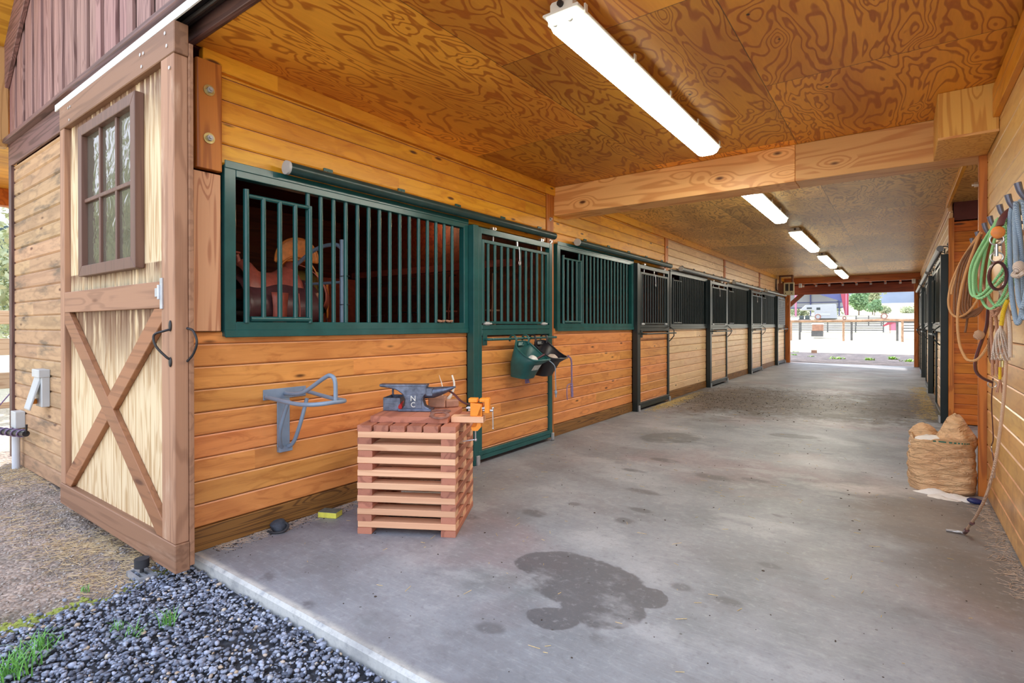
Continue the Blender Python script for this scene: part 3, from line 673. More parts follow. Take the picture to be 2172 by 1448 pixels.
# ---------------------------------------------------------------- front facade
m = MB(); k = 0
while -0.06 + k * 0.1275 < 2.78:
    a = -0.06 + k * 0.1275; b = min(2.78, a + 0.1269)
    m.cbox(-3.70, -0.12, 0.0, 0.03, a, b, 0.012, 'X'); k += 1
struct(m.build('wall_front', M['siding']))
m = MB(); m.box(-3.79, -3.70, -0.022, 0.10, 0.0, 2.78); struct(m.build('trim_8', M['corner'], bevel=0.003))
m = MB(); m.box(-3.79, 3.85, -0.022, 0.0, 2.78, 2.985); m.box(-0.12, 3.85, 0.0, 0.03, 2.80, 3.0); struct(m.build('header_band', M['header'], bevel=0.003))
m = MB(); m.box(-3.86, 3.95, -0.075, 0.0, 2.986, 3.022); struct(m.build('trim_9', M['header'], bevel=0.004))
m = MB()
sl = 0.83
def ztop(x): return 4.02 + sl * (min(x, 3.66 - x) + 3.6)
m.prism([(-3.74, 3.02), (7.4, 3.02), (7.4, ztop(7.4)), (1.83, ztop(1.83)), (-3.74, ztop(-3.74))], 0.0, 0.03, 'XZ')
struct(m.build('wall_gable', M['battend']))
m = MB(); x = -3.74
while x < 3.9:
    m.box(x, x + 0.205, -0.024, 0.0, 3.022, min(ztop(x) , 6.5)); x += 0.28
struct(m.build('wall_gable.001', M['batten'], bevel=0.003))
m = MB(); m.prism([(-3.78, 3.46), (1.83, 3.46 + sl * 5.61), (1.83, 3.90 + sl * 5.61), (-3.78, 3.90)], -0.06, -0.026, 'XZ'); struct(m.build('trim_10', M['header'], bevel=0.004))
m = MB()
e = 4.6
m.prism([(-4.5, ztop(-4.5)), (1.83, ztop(1.83)), (8.16, ztop(8.16)), (8.16, ztop(8.16) + 0.12), (1.83, ztop(1.83) + 0.12), (-4.5, ztop(-4.5) + 0.12)], -0.9, YE + 0.4, 'XZ'); struct(m.build('roof', M['soffit']))
m = MB(); m.cbox(-3.92, -3.72, -0.75, -0.03, 2.96, 3.93, 0.05, 'Y'); struct(m.build('outrigger_beam', M['timber'], bevel=0.006))
# side porch roof and its beam beyond the corner
m = MB(); m.box(-6.2, -3.80, -0.3, 9.0, 3.0, 3.06); struct(m.build('porch_ceiling', M['soffit']))
m = MB(); m.box(-6.2, -6.05, -0.3, 9.0, 2.78, 3.0); struct(m.build('porch_beam', M['farlintel'], bevel=0.006))

# ---------------------------------------------------------------- far end
m = MB(); m.box(0.05, 0.19, 18.50, 18.64, 0, 2.60); struct(m.build('end_post', M['farpost'], bevel=0.006))
m = MB(); m.box(3.50, 3.60, 18.50, 18.64, 0, 2.60); struct(m.build('end_post', M['farpost'], bevel=0.006))
m = MB(); m.box(0.0, 3.66, 18.48, 18.62, 2.60, 2.799); struct(m.build('end_lintel', M['farlintel'], bevel=0.005))
m = MB(); m.box(-0.2, 3.86, 20.2, 20.42, 2.335, 2.66); struct(m.build('end_porch_beam', M['redbeam'], bevel=0.006))
m = MB(); m.bar((-0.12, 20.3, 1.93), (0.36, 20.3, 2.40), 0.14, 0.10, (0, 1, 0)); struct(m.build('end_brace', M['redbeam'], bevel=0.004))
m = MB(); m.box(-0.27, -0.09, 20.22, 20.4, -0.1, 2.34); struct(m.build('end_porch_post', M['farpost'], bevel=0.004))
for i in range(9):
    x = 0.35 + i * 0.40
    m = MB(); m.box(x, x + 0.04, 18.64, 20.6, 2.66, 2.82); struct(m.build('porch_rafter', M['farlintel']))
    m = MB(); m.box(x - 0.012, x + 0.052, 20.19, 20.2, 2.60, 2.70); struct(m.build('joist_hanger', M['galv']))
m = MB(); m.box(-0.4, 4.1, 18.67, 21.0, 2.825, 2.88); m.box(-0.4, 4.1, 20.5, 20.56, 2.50, 2.83); struct(m.build('porch_roof', M['redbeam']))
m = MB(); m.box(-3.75, 0.05, 18.60, 18.66, 0, 3.4); m.box(3.60, 7.35, 18.60, 18.66, 0, 3.4); m.box(0.0, 3.66, 18.60, 18.66, 2.80, 3.4); struct(m.build('wall_back', M['pale']))


# ---------------------------------------------------------------- steel stall fronts (local: +X into the aisle, +Y along it)
ORD = ['first', 'second', 'third', 'fourth', 'fifth']
BAR = MB(); BAR.cyl((0, 0, 0), (0, 0, 1), 0.0148, 12)
bar_proto = {}
def bar_at(parent, x, y, z0, z1, mat, name='bar'):
    key = (round(z1 - z0, 3), mat.name)
    if key not in bar_proto:
        q = MB(); q.cyl((0, 0, 0), (0, 0, z1 - z0), 0.0148, 12); o = q.build(name, mat, parent, smooth=True); bar_proto[key] = o
    else:
        o = bar_proto[key].copy(); col.objects.link(o); o.parent = parent
    o.name = name
    o.location = (x, y, z0); return o

def make_grille(label, mat, loc, rz=0.0, group=None):
    t = thing('stall_grille', label, 'stall grille', loc, rz, group)
    m = MB()                                   # frame: local y 0..2.14
    m.box(-0.03, 0.03, 0.0, 0.066, 1.19, 2.175); m.box(-0.03, 0.03, 2.07, 2.127, 1.19, 2.175)
    m.box(-0.03, 0.03, 0.066, 2.075, 2.115, 2.175); m.box(-0.03, 0.03, 0.066, 2.075, 1.225, 1.275)
    m.box(0.03, 0.036, 0.0, 2.127, 1.185, 1.228); m.box(0.03, 0.036, 0.0, 2.127, 2.155, 2.20)
    m.build('grille_frame', mat, t, bevel=0.003)
    bar_at(t, 0.005, 0.545, 1.27, 2.12, mat)
    for k in range(14): bar_at(t, 0.0, 0.645 + 0.1 * k, 1.27, 2.12, mat)
    fd = MB()                                  # small feed door of pipe
    fd.cyl((0.03, 0.125, 1.27), (0.03, 0.125, 2.055), 0.017, 14); fd.cyl((0.03, 0.545, 1.27), (0.03, 0.545, 2.03), 0.015, 14)
    fd.cyl((0.03, 0.125, 2.02), (0.03, 0.545, 2.02), 0.013, 12); fd.cyl((0.03, 0.15, 1.292), (0.03, 0.55, 1.292), 0.016, 12)
    f = fd.build('feed_door', mat, t, smooth=True)
    for y in (0.23, 0.335, 0.44): bar_at(f, 0.03, y, 1.30, 2.02, mat, 'bar')
    return t
def make_post(label, mat, loc, rz=0.0, group=None, boot=True):
    t = thing('steel_post', label, 'steel post', loc, rz, group)
    m = MB(); m.box(0.012, 0.09, 0.0, 0.07, 0.0, 2.15); m.build('post_tube', mat, t, bevel=0.004, seg=2)
    if boot:
        m = MB(); m.box(0.088, 0.106, 0.03, 0.07, 0.0, 0.085); m.build('boot_bracket', M['galv'], t, bevel=0.002)
    return t
def make_door(label, mat, wmat, loc, rz=0.0, group=None, simple_bar=False, near_handle=False):
    t = thing('stall_door', label, 'stall door', loc, rz, group)     # local y 0..1.27
    m = MB(); a, b = 0.030, 0.085
    m.box(a, b, 0.0, 0.05, 0.035, 2.14); m.box(a, b, 1.20, 1.26, 0.035, 2.14)
    m.box(a, b, 0.05, 1.20, 2.085, 2.14); m.box(a, b, 0.05, 1.20, 1.215, 1.258); m.box(a, b, 0.05, 1.20, 1.16, 1.213)
    m.box(a, b, 0.05, 1.20, 0.035, 0.075); m.box(a, b + 0.004, 0.0, 1.26, 0.078, 0.118)
    m.build('door_frame', mat, t, bevel=0.003)
    m = MB(); boards(m, 0.05, 1.20, 0.118, 1.16, 0.035, 0.062); m.build('board_panel', wmat, t)
    g = MB(); x0, x1 = 0.055, 0.088
    g.box(x0, x1, 0.052, 0.085, 1.27, 2.035); g.box(x0, x1, 1.15, 1.185, 1.27, 2.035); g.box(x0, x1, 0.085, 1.15, 2.005, 2.035); g.box(x0, x1, 0.085, 1.15, 1.265, 1.29)
    gp = g.build('drop_grille', mat, t, bevel=0.003)
    for k in range(10): bar_at(gp, 0.07, 0.155 + 0.1025 * k, 1.285, 2.01, mat)
    for y in (0.12, 1.08):
        q = MB(); q.cyl((0.09, y - 0.05, 1.268), (0.09, y + 0.06, 1.268), 0.010, 10); q.box(0.086, 0.094, y - 0.03, y + 0.03, 1.255, 1.285); q.build('hinge', M['galv'], t, smooth=True)
    q = MB(); q.box(0.06, 0.075, 0.61, 0.63, 2.03, 2.09); q.tube(smoothpath([(0.085, 0.63, 2.03), (0.092, 0.632, 1.97), (0.092, 0.634, 1.90)]), 0.005, 8)
    q.tube([(0.092, 0.634 + 0.014 * math.cos(a), 1.872 + 0.024 * math.sin(a)) for a in np.linspace(0, 2 * PI, 13)[:-1]], 0.004, 6, closed=True); q.build('grille_latch', M['hubs'], t, smooth=True)
    for y in (0.25, 1.08):
        q = MB(); q.cyl((0.058, y, 2.04), (0.058, y, 2.17), 0.006, 8); q.box(0.045, 0.07, y - 0.028, y + 0.028, 2.142, 2.15); q.cyl((0.04, y - 0.018, 2.16), (0.076, y - 0.018, 2.16), 0.012, 12); q.cyl((0.04, y + 0.018, 2.16), (0.076, y + 0.018, 2.16), 0.012, 12)
        q.build('trolley', M['hubs'], t, smooth=True)
    q = MB(); yb = 1.22 if simple_bar else 1.34
    q.cyl((0.155, 0.10, 1.125), (0.155, yb, 1.125), 0.013, 14); q.tube(smoothpath([(0.085, 0.08, 1.125), (0.13, 0.082, 1.125), (0.155, 0.11, 1.125)]), 0.013, 12)
    q.tube(smoothpath([(0.085, yb + 0.02 - 0.0, 1.125), (0.13, yb + 0.02, 1.125), (0.155, yb - 0.02, 1.125)]) if simple_bar else [(0.155, yb, 1.125), (0.156, yb + 0.02, 1.125)], 0.013, 12)
    q.box(0.085, 0.092, 0.055, 0.115, 1.07, 1.18); q.build('blanket_bar', mat, t, smooth=True)
    if not simple_bar:
        yh = 0.03 if near_handle else 1.235
        q = MB(); x = 0.09
        q.tube([(x, yh, 1.24), (x + 0.03, yh + 0.005, 1.21), (x + 0.075, yh + 0.01, 1.17), (x + 0.075, yh + 0.01, 1.08), (x + 0.03, yh + 0.005, 1.02), (x, yh, 0.99)], 0.008, 10); q.build('pull_handle', mat, t, smooth=True)
    q = MB(); q.box(0.088, 0.108, 1.225, 1.262, 0.0, 0.085); q.box(0.07, 0.108, 1.225, 1.262, 0.0, 0.01); q.build('floor_guide', M['galv'], t, bevel=0.002)
    return t
def make_track(label, mat, loc, rz=0.0, group=None, brk=M['green'], L=3.13):
    t = thing('door_track', label, 'door track', loc, rz, group)
    m = MB(); m.tube([(0.095, 0.0, 2.225), (0.095, L, 2.225)], 0.038, 20); m.build('track_tube', mat, t, smooth=True)
    m = MB(); m.tube([(0.095, -0.014, 2.225), (0.095, 0.004, 2.225)], 0.043, 20); m.build('end_cap', M['plasticgrey'], t, smooth=True)
    m = MB(); m.tube([(0.095, L - 0.004, 2.225), (0.095, L + 0.006, 2.225)], 0.038, 20); m.build('end_cap', mat, t, smooth=True)
    for k in range(5):
        y = 0.35 + k * (L - 0.5) / 4
        q = MB(); q.box(0.0, 0.012, y - 0.035, y + 0.035, 2.245, 2.315); q.box(0.0, 0.07, y - 0.02, y + 0.02, 2.262, 2.272); q.cyl((0.01, y, 2.292), (0.02, y, 2.292), 0.009, 8)
        q.build('bracket', brk, t, bevel=0.002)
    return t
M['trackgreen'] = plain('green_black_track', (0.016, 0.05, 0.05), 0.3, 0, 0.3, 8)
M['trackgrey'] = plain('dusty_sheen_track_steel', (0.20, 0.21, 0.22), 0.35, 0.35, 0.25, 10)  # far tubes: dust grey, with their whitish reflection put into the colour
gmat = M['green']; bmat = M['black']
where = ['beside the entrance with two saddles behind it', 'between the cross beam post and the second door', 'third along the long wall of stalls', 'fourth along the long wall of stalls', 'fifth along the long wall, last before the yard']
names = ['tack room grille']
G0 = make_grille('dark green barred grille of the tack room with saddles behind its small feed door', gmat, (0.0, P0 + 0.10, 0))
for i in range(1, 5):
    lab = ['', 'green barred stall grille just past the cross beam, with bucket ropes hanging beside it', 'barred stall grille on the long wall, second one past the cross beam',
           'barred stall grille on the long wall, third one past the cross beam', 'barred stall grille on the long wall next to the mesh door by the yard'][i]
    make_grille(lab, gmat if i < 2 else bmat, (0.0, P0 + 0.10 + PITCH * i, 0)) if i in (1, 2) else None
    if i > 2: dup(Gb, (0.0, P0 + 0.10 + PITCH * i, 0), None, lab)
    if i == 2: Gb = [o for o in bpy.data.objects if o.get('label') == lab][0]
for i in range(5):
    y = P0 + PITCH * i
    lab = ['green square steel post between the tack room grille and its door', 'dark steel post holding the second stall door', 'dark steel post holding the third stall door', 'dark steel post holding the fourth stall door', 'dark steel post beside the mesh covered end door'][i]
    if i == 0: Pg = make_post(lab, gmat, (0, y + 2.23, 0))
    elif i == 1: Pb = make_post(lab, bmat, (0, y + 2.23, 0))
    else: dup(Pb, (0, y + 2.23, 0), None, lab)
    lab = ['green stall door of the tack room with two buckets hung on its bar', 'stall door with honey boards, first one past the cross beam', 'stall door with pale boards, second one past the cross beam', 'stall door with pale boards, third one past the cross beam', 'last stall door at the yard end covered with wire mesh'][i]
    if i == 0: make_door(lab, gmat, M['honey'], (0, y + 2.302, 0), simple_bar=True)
    elif i == 1: make_door(lab, bmat, M['honey'], (0, y + 2.302, 0))
    elif i == 2: Db = make_door(lab, bmat, M['pale'], (0, y + 2.302, 0))
    else: dup(Db, (0, y + 2.302, 0), None, lab)
    lab = ['long round dark green track tube above the tack room, white cap at its end', 'round dark track tube above the second stall', 'round grey track tube above the third stall', 'round grey track tube above the fourth stall', 'round grey track tube above the last stall by the heater'][i]
    if i == 0: make_track(lab, M['trackgreen'], (0, y + 0.45, 0))
    elif i == 1: make_track(lab, M['trackgreen'], (0, y + 0.45, 0))
    elif i == 2: Tb = make_track(lab, M['trackgrey'], (0, y + 0.45, 0), brk=M['black'])
    else: dup(Tb, (0, y + 0.45, 0), None, lab)
# mesh on the last door
m = MB(); yy = P0 + PITCH * 4 + 2.295
for k in range(20): m.cyl((0.095, yy + 0.06 + k * 0.059, 1.26), (0.095, yy + 0.06 + k * 0.059, 2.10), 0.003, 5)
for k in range(15): m.cyl((0.098, yy + 0.05, 1.28 + k * 0.058), (0.098, yy + 1.2, 1.28 + k * 0.058), 0.003, 5)
tag(m.build('wire_mesh', M['galv']), 'wire mesh sheet tied over the bars of the last door', 'mesh')
# the row across the aisle (turned round)
for j, i in enumerate((2, 3, 4)):
    y = P0 + PITCH * i
    o = 'nearest the alcove' if j == 0 else ('in the middle of the row across the aisle' if j == 1 else 'at the yard end of the row across the aisle')
    dup(Pb, (W_, y + 0.07, 0), PI, 'black steel post across the aisle, ' + ('at the alcove corner' if j == 0 else o))
    if j == 0: Dr = make_door('stall door across the aisle, ' + o, bmat, M['pale'], (W_, y + 1.345, 0), PI)
    else: dup(Dr, (W_, y + 1.345, 0), PI, 'stall door across the aisle, ' + o)
    dup(Gb, (W_, y + 3.62, 0), PI, 'barred stall grille across the aisle, ' + o)
    if j == 0: Tr = make_track('pale track tube across the aisle, ' + o, M['trackgrey'], (W_, y + 3.30, 0), PI, brk=M['black'], L=3.3)
    else: dup(Tr, (W_, y + 3.30 + (0.15 if j else 0), 0), PI, 'pale track tube across the aisle, ' + o)

# ---------------------------------------------------------------- fluorescent lights
def make_light(label, loc):
    t = thing('ceiling_light', label, 'ceiling light', loc, 0, 'fluorescent fixtures along the aisle ceiling')
    L = 2.44
    m = MB(); m.cbox(-0.062, 0.062, 0.0, L, -0.052, 0.0, 0.01, 'Y'); m.cbox(-0.098, 0.098, -0.012, L + 0.012, -0.064, -0.050, 0.004, 'Y'); m.build('housing', M['white'], t, bevel=0.002)
    m = MB()
    m.cur = 0; prof = [(-0.092, -0.062), (-0.075, -0.115), (-0.045, -0.128), (0.045, -0.128), (0.075, -0.115), (0.092, -0.062)]
    n = len(prof)
    ys = [0.0, 0.05, L - 0.05, L]
    sc_ = [0.92, 1.0, 1.0, 0.92]
    vs = []
    for y, k in zip(ys, sc_):
        for x, z in prof: vs.append((x * k, y, -0.062 + (z + 0.062) * (0.55 if y in (0.0, L) else 1)))
    fs, mi = [], []
    for a in range(3):
        for b in range(n - 1):
            fs.append((a * n + b, a * n + b + 1, (a + 1) * n + b + 1, (a + 1) * n + b)); mi.append(0 if (b in (1, 2, 3) and a == 1) else 1)
    fs.append(tuple(range(n))); mi.append(1); fs.append(tuple(range(3 * n, 4 * n))); mi.append(1)
    m.add(vs, fs); m.mi = mi
    m.build('diffuser', [M['lamp'], M['lens']], t)
    for k in range(5):
        y = 0.06 + k * (L - 0.12) / 4
        for s_ in (-1, 1):
            q = MB(); q.box(s_ * 0.096, s_ * 0.104, y - 0.012, y + 0.012, -0.075, -0.03); q.build('clip', M['white'], t)
    for s_ in (-1, 1):
        q = MB(); q.cyl((s_ * 0.04, 0.012, -0.092), (s_ * 0.04, 0.075, -0.092), 0.019, 14); q.build('lamp_holder', M['plasticgrey'], t, smooth=True)
    q = MB(); q.cyl((0, -0.016, -0.025), (0, -0.001, -0.025), 0.015, 16); q.build('knockout_plug', M['iron'], t, smooth=True)
    return t
lit = ['long lit fluorescent fixture before the cross beam, directly over the open front', 'lit fluorescent fixture just past the cross beam', 'lit fluorescent fixture in the middle of the aisle, third from the entrance',
       'lit fluorescent fixture, second from the yard end', 'small looking lit fluorescent fixture closest to the yard end']
L0 = make_light(lit[0], (1.845, 0.86, H))
for k in range(1, 5): dup(L0, (1.80 - 0.0 * k, 0.86 + PITCH * k, H), None, lit[k])

# ---------------------------------------------------------------- sliding barn door on the front
D = thing('barn_door', 'tall weathered sliding barn door with six-pane window and crossed braces', 'barn door', (0, 0, 0))
yb0, yb1, yc = -0.155, -0.120, -0.088     # front trim face, panel face, back
m = MB(); m.box(-1.655, -1.565, yb0, yc, 0.145, 2.63); m.build('stile', M['stile'], D, bevel=0.004)
m = MB(); m.box(0.035, 0.19, yb0, yc, 0.145, 2.63); m.build('stile', M['stile'], D, bevel=0.004)
m = MB(); m.box(-1.655, 0.20, yb0 - 0.002, yc, 2.63, 2.79); m.build('top_rail', M['rail'], D, bevel=0.004)
m = MB(); m.box(-1.565, 0.035, yb0, yc, 1.345, 1.485); m.build('middle_rail', M['rail'], D, bevel=0.003)
m = MB(); m.box(-1.66, 0.20, yb0 - 0.004, yc, 0.0, 0.145); m.build('bottom_rail', M['rail'], D, bevel=0.004)
m = MB(); x = -1.565
while x < 0.03: m.cbox(x + 0.0004, min(0.035, x + 0.0846), yb1, yb1 + 0.022, 0.14, 1.35, 0.008, 'Z'); x += 0.085
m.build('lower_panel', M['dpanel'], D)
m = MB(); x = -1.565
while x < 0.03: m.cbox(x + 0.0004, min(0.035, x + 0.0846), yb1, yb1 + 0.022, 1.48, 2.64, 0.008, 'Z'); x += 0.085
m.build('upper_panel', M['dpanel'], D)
m = MB(); m.box(0.02, 0.20, yc, -0.066, 0.02, 2.70); m.box(-1.65, 0.02, yc, -0.076, 0.02, 0.16); m.box(-1.65, 0.02, yc, -0.076, 2.60, 2.76); m.build('back_board', M['rail'], D, bevel=0.002)
def brace(p, q): 
    m = MB(); m.bar((p[0], (yb0 + yb1) / 2, p[1]), (q[0], (yb0 + yb1) / 2, q[1]), 0.034, 0.115, (0, 0, 1)); return m
def clipbrace(p, q, x0=-1.565, x1=0.035, z0=0.146, z1=1.344, wd=0.115):
    d = Vector((q[0] - p[0], q[1] - p[1])).normalized(); n_ = Vector((-d.y, d.x)) * wd / 2
    poly = [Vector(p) - d * 0.3 + n_, Vector(q) + d * 0.3 + n_, Vector(q) + d * 0.3 - n_, Vector(p) - d * 0.3 - n_]
    def clip(P, f):
        out = []
        for i in range(len(P)):
            a, b = P[i], P[(i + 1) % len(P)]; fa, fb = f(a), f(b)
            if fa >= 0: out.append(a)
            if fa * fb < 0: out.append(a + (b - a) * fa / (fa - fb))
        return out
    for f in (lambda v: v.x - x0, lambda v: x1 - v.x, lambda v: v.y - z0, lambda v: z1 - v.y): poly = clip(poly, f)
    return poly
m = MB(); m.prism([(v.x, v.y) for v in clipbrace((-1.515, 1.30), (-0.0, 0.19))], yb0 + 0.002, yb1, 'XZ'); m.build('brace', M['brace'], D, bevel=0.003)
m = MB(); m.prism([(v.x, v.y) for v in clipbrace((-1.50, 0.19), (-0.03, 1.30))], yb0 + 0.004, yb1, 'XZ'); m.build('brace', M['brace'], D, bevel=0.003)
m = MB(); wx0, wx1, wz0, wz1 = -1.225, -0.275, 1.575, 2.555; fw = 0.066
m.prism([(wx0, wz0), (wx1, wz0), (wx1 - fw, wz0 + fw), (wx0 + fw, wz0 + fw)], -0.168, yb1, 'XZ'); m.prism([(wx0, wz1), (wx1, wz1), (wx1 - fw, wz1 - fw), (wx0 + fw, wz1 - fw)], -0.168, yb1, 'XZ')
m.prism([(wx0, wz0), (wx0 + fw, wz0 + fw), (wx0 + fw, wz1 - fw), (wx0, wz1)], -0.168, yb1, 'XZ'); m.prism([(wx1, wz0), (wx1 - fw, wz0 + fw), (wx1 - fw, wz1 - fw), (wx1, wz1)], -0.168, yb1, 'XZ')
ix0, ix1, iz0, iz1 = wx0 + fw, wx1 - fw, wz0 + fw, wz1 - fw
for k in (1, 2): x = ix0 + (ix1 - ix0) * k / 3; m.box(x - 0.012, x + 0.012, -0.150, -0.121, iz0, iz1)
zc = (iz0 + iz1) / 2; m.box(ix0, ix1, -0.152, -0.121, zc - 0.012, zc + 0.012)
wf = m.build('window_frame', M['winframe'], D, bevel=0.003)
m = MB(); m.box(ix0 - 0.004, ix1 + 0.004, -0.134, -0.130, iz0 - 0.004, iz1 + 0.004); m.build('pane', M['glass'], wf)
def pull(x, y0, s_):
    q = MB(); q.tube(smoothpath([(x, y0, 1.235), (x - 0.01, y0 + 0.03 * s_, 1.225), (x - 0.045, y0 + 0.06 * s_, 1.205), (x - 0.035, y0 + 0.055 * s_, 1.15), (x - 0.005, y0 + 0.02 * s_, 1.095), (x, y0, 1.08)], 5), [0.006] * 26, 10)
    q.sphere((x, y0 + 0.004 * s_, 1.252), 0.016, 8, (0.8, 0.4, 1.8)); q.sphere((x, y0 + 0.004 * s_, 1.068), 0.016, 8, (0.9, 0.4, 1.6)); return q
pull(0.15, yb0, -1).build('pull_handle', M['iron'], D, smooth=True)
q = MB(); q.tube(smoothpath([(0.20, -0.10, 1.24), (0.235, -0.085, 1.225), (0.262, -0.08, 1.17), (0.235, -0.085, 1.11), (0.20, -0.10, 1.07)], 5), 0.006, 10); q.build('pull_handle', M['iron'], D, smooth=True)
m = MB(); m.box(0.035, 0.062, -0.163, yb0, 1.34, 1.50); m.box(-0.03, 0.035, -0.162, yb0, 1.405, 1.45); m.cyl((0.03, -0.165, 1.39), (0.03, -0.165, 1.465), 0.008, 10); m.build('hinge_latch', M['galv'], D, bevel=0.001)
m = MB()
for x, z in ((-1.45, 2.74), (-1.41, 2.74), (-1.43, 2.655), (-0.22, 2.735), (-0.175, 2.73), (-0.2, 2.665), (0.1, 2.75), (0.12, 2.68), (0.15, 2.56)): m.cyl((x, yb0 - 0.006, z), (x, yb0, z), 0.009, 10)
m.build('bolt_heads', M['hubs'], D)
m = MB(); m.sphere((-1.663, -0.12, 0.42), 0.02, 8, (0.5, 0.7, 2.2)); m.build('edge_knob', M['iron'], D, smooth=True)

T = thing('door_track_cover', 'white metal track cover over the sliding barn door', 'track cover', (0, 0, 0))
xs = [-1.80, -1.74, -0.95, -0.28, 0.35, 1.6, 2.9, 3.9]
for a, b in zip(xs[:-1], xs[1:]):
    m = MB(); m.prism([(-0.135, 2.835), (-0.022, 2.965), (-0.022, 2.975), (-0.148, 2.845), (-0.148, 2.80), (-0.140, 2.80)], a + 0.003, b - 0.001, 'YZ'); m.build('cover_plate', M['white_metal'], T)
m = MB(); m.box(-1.7, 3.9, -0.125, -0.045, 2.835, 2.86); m.cyl((-1.7, -0.085, 2.822), (3.9, -0.085, 2.822), 0.012, 10); m.build('track_rail', M['iron'], T)

t = thing('door_guide_roller', 'black roller on a slotted floor plate under the barn door', 'door guide', (-0.10, -0.20, -0.058))
m = MB()
for k in range(3): m.box(-0.07, 0.07, -0.045 + k * 0.034, -0.030 + k * 0.034, -0.02, 0.006)
m.box(-0.08, -0.065, -0.045, 0.045, -0.02, 0.007); m.box(0.065, 0.08, -0.045, 0.045, -0.02, 0.007); m.build('slotted_plate', M['galv'], t)
m = MB(); m.cyl((0.0, 0.0, 0.0), (0.0, 0.0, 0.035), 0.010, 10); m.cyl((0, 0, 0.035), (0, 0, 0.08), 0.034, 24); m.build('roller', M['rubber'], t, smooth=True)

# electrical bits at the far corner of the facade
t = thing('outlet_cover', 'grey weatherproof outlet with its flap cover hanging open', 'outlet cover', (-2.72, 0.0, 0.60))
m = MB(); m.box(-0.03, 0.15, -0.055, 0.0, -0.02, 0.28); m.box(-0.05, 0.155, -0.075, -0.0, 0.225, 0.29); m.build('box_body', M['plasticgrey'], t, bevel=0.004)
m = MB(); m.prism([(-0.06, 0.235), (-0.13, -0.03), (-0.12, -0.045), (-0.04, 0.225)], -0.03, 0.12, 'YZ'); m.build('flap', M['plasticgrey'], t, bevel=0.004)
m = MB(); m.box(-0.03, 0.02, -0.10, -0.055, 0.0, 0.04); m.build('plug', M['orange'], t, bevel=0.004)
t = thing('junction_box', 'small grey junction box on an upright conduit at the facade corner', 'junction box', (-3.40, 0.0, 0.32))
m = MB(); m.box(-0.09, 0.07, -0.07, 0.0, 0.0, 0.15); m.build('box_body', M['plasticgrey'], t, bevel=0.004)
m = MB(); m.tube([(-0.01, -0.05, -0.42), (-0.01, -0.05, 0.0)], 0.03, 16); m.tube([(-0.01, -0.05, -0.02), (-0.01, -0.05, 0.0)], 0.038, 16); m.build('conduit', M['conduit'], t, smooth=True)
t = thing('hitching_bar', 'dark pipe bar wrapped in purple cord beside the facade corner', 'pipe bar', (0, 0, 0))
m = MB(); m.tube([(-7.0, -0.42, 0.06), (-2.90, -0.085, 0.33)], 0.026, 14); m.tube([(-2.90, -0.085, 0.33), (-2.88, -0.085, 0.41)], 0.008, 8); m.build('pipe', M['iron'], t, smooth=True)
m = MB()
for k in range(5):
    a = k / 4; c0 = Vector((-3.55, -0.138, 0.287)).lerp(Vector((-3.0, -0.093, 0.323)), a)
    m.tube([(c0.x + 0.02 * math.sin(b), c0.y + 0.033 * math.cos(b), c0.z + 0.033 * math.sin(b)) for b in np.linspace(0, 2 * PI, 15)[:-1]], 0.006, 6, closed=True)
m.tube(smoothpath([(-3.6, -0.2, 0.34), (-4.0, -0.1, 0.40), (-4.2, 0.1, 0.62), (-4.1, 0.2, 0.8), (-4.05, 0.3, 1.0), (-3.9, 0.4, 1.2)]), 0.006, 6)
m.build('wrapped_cord', M['cord'], t, smooth=True)


# ---------------------------------------------------------------- anvil stand
SX, SY, SR = 0.506, 0.721, 0.517
SU = (math.cos(SR), math.sin(SR)); SV = (-math.sin(SR), math.cos(SR))
def sloc(x, y, z=0.0): return (SX + SU[0] * x + SV[0] * y, SY + SU[1] * x + SV[1] * y, z)
ST = thing('anvil_stand', 'square crib of stacked reddish lumber carrying the anvil', 'anvil stand', (SX, SY, 0.0), SR)
TH = 0.0385; DP = 0.56; WU = 0.60
def lumber(x0, x1, y0, y1, k, mat, name='board', z=None):
    z0 = TH * k if z is None else z
    j = [rnd.uniform(-0.003, 0.003) for _ in range(2)]
    m = MB(); m.cbox(x0 + j[0], x1 + j[0], y0 + j[1], y1 + j[1], z0 + 0.0004, z0 + TH - 0.0004, 0.003, 'X' if (x1 - x0) > (y1 - y0) else 'Y')
    o = m.build(name, mat, ST); return o
for k in range(16):
    if k % 2 == 0:
        for x in (0.0, WU - 0.089): lumber(x, x + 0.089, 0.0, DP, k, M['standend'])
    else:
        for y in (0.0, DP / 2 - 0.045, DP - 0.089): lumber(0.0, WU, y, y + 0.089, k, M['stand'])
for i in range(6):
    x = i * (WU - 0.089) / 5; lumber(x, x + 0.089, 0.0, DP, 16, M['standend'])
lumber(0.04, 0.284, 0.095, DP - 0.02, 17, M['standend'], 'top_plank'); lumber(0.288, 0.532, 0.095, DP - 0.03, 17, M['standend'], 'top_plank')
lumber(0.545, 0.745, 0.13, 0.215, 17, M['stand'], 'side_board')
ZT = TH * 18

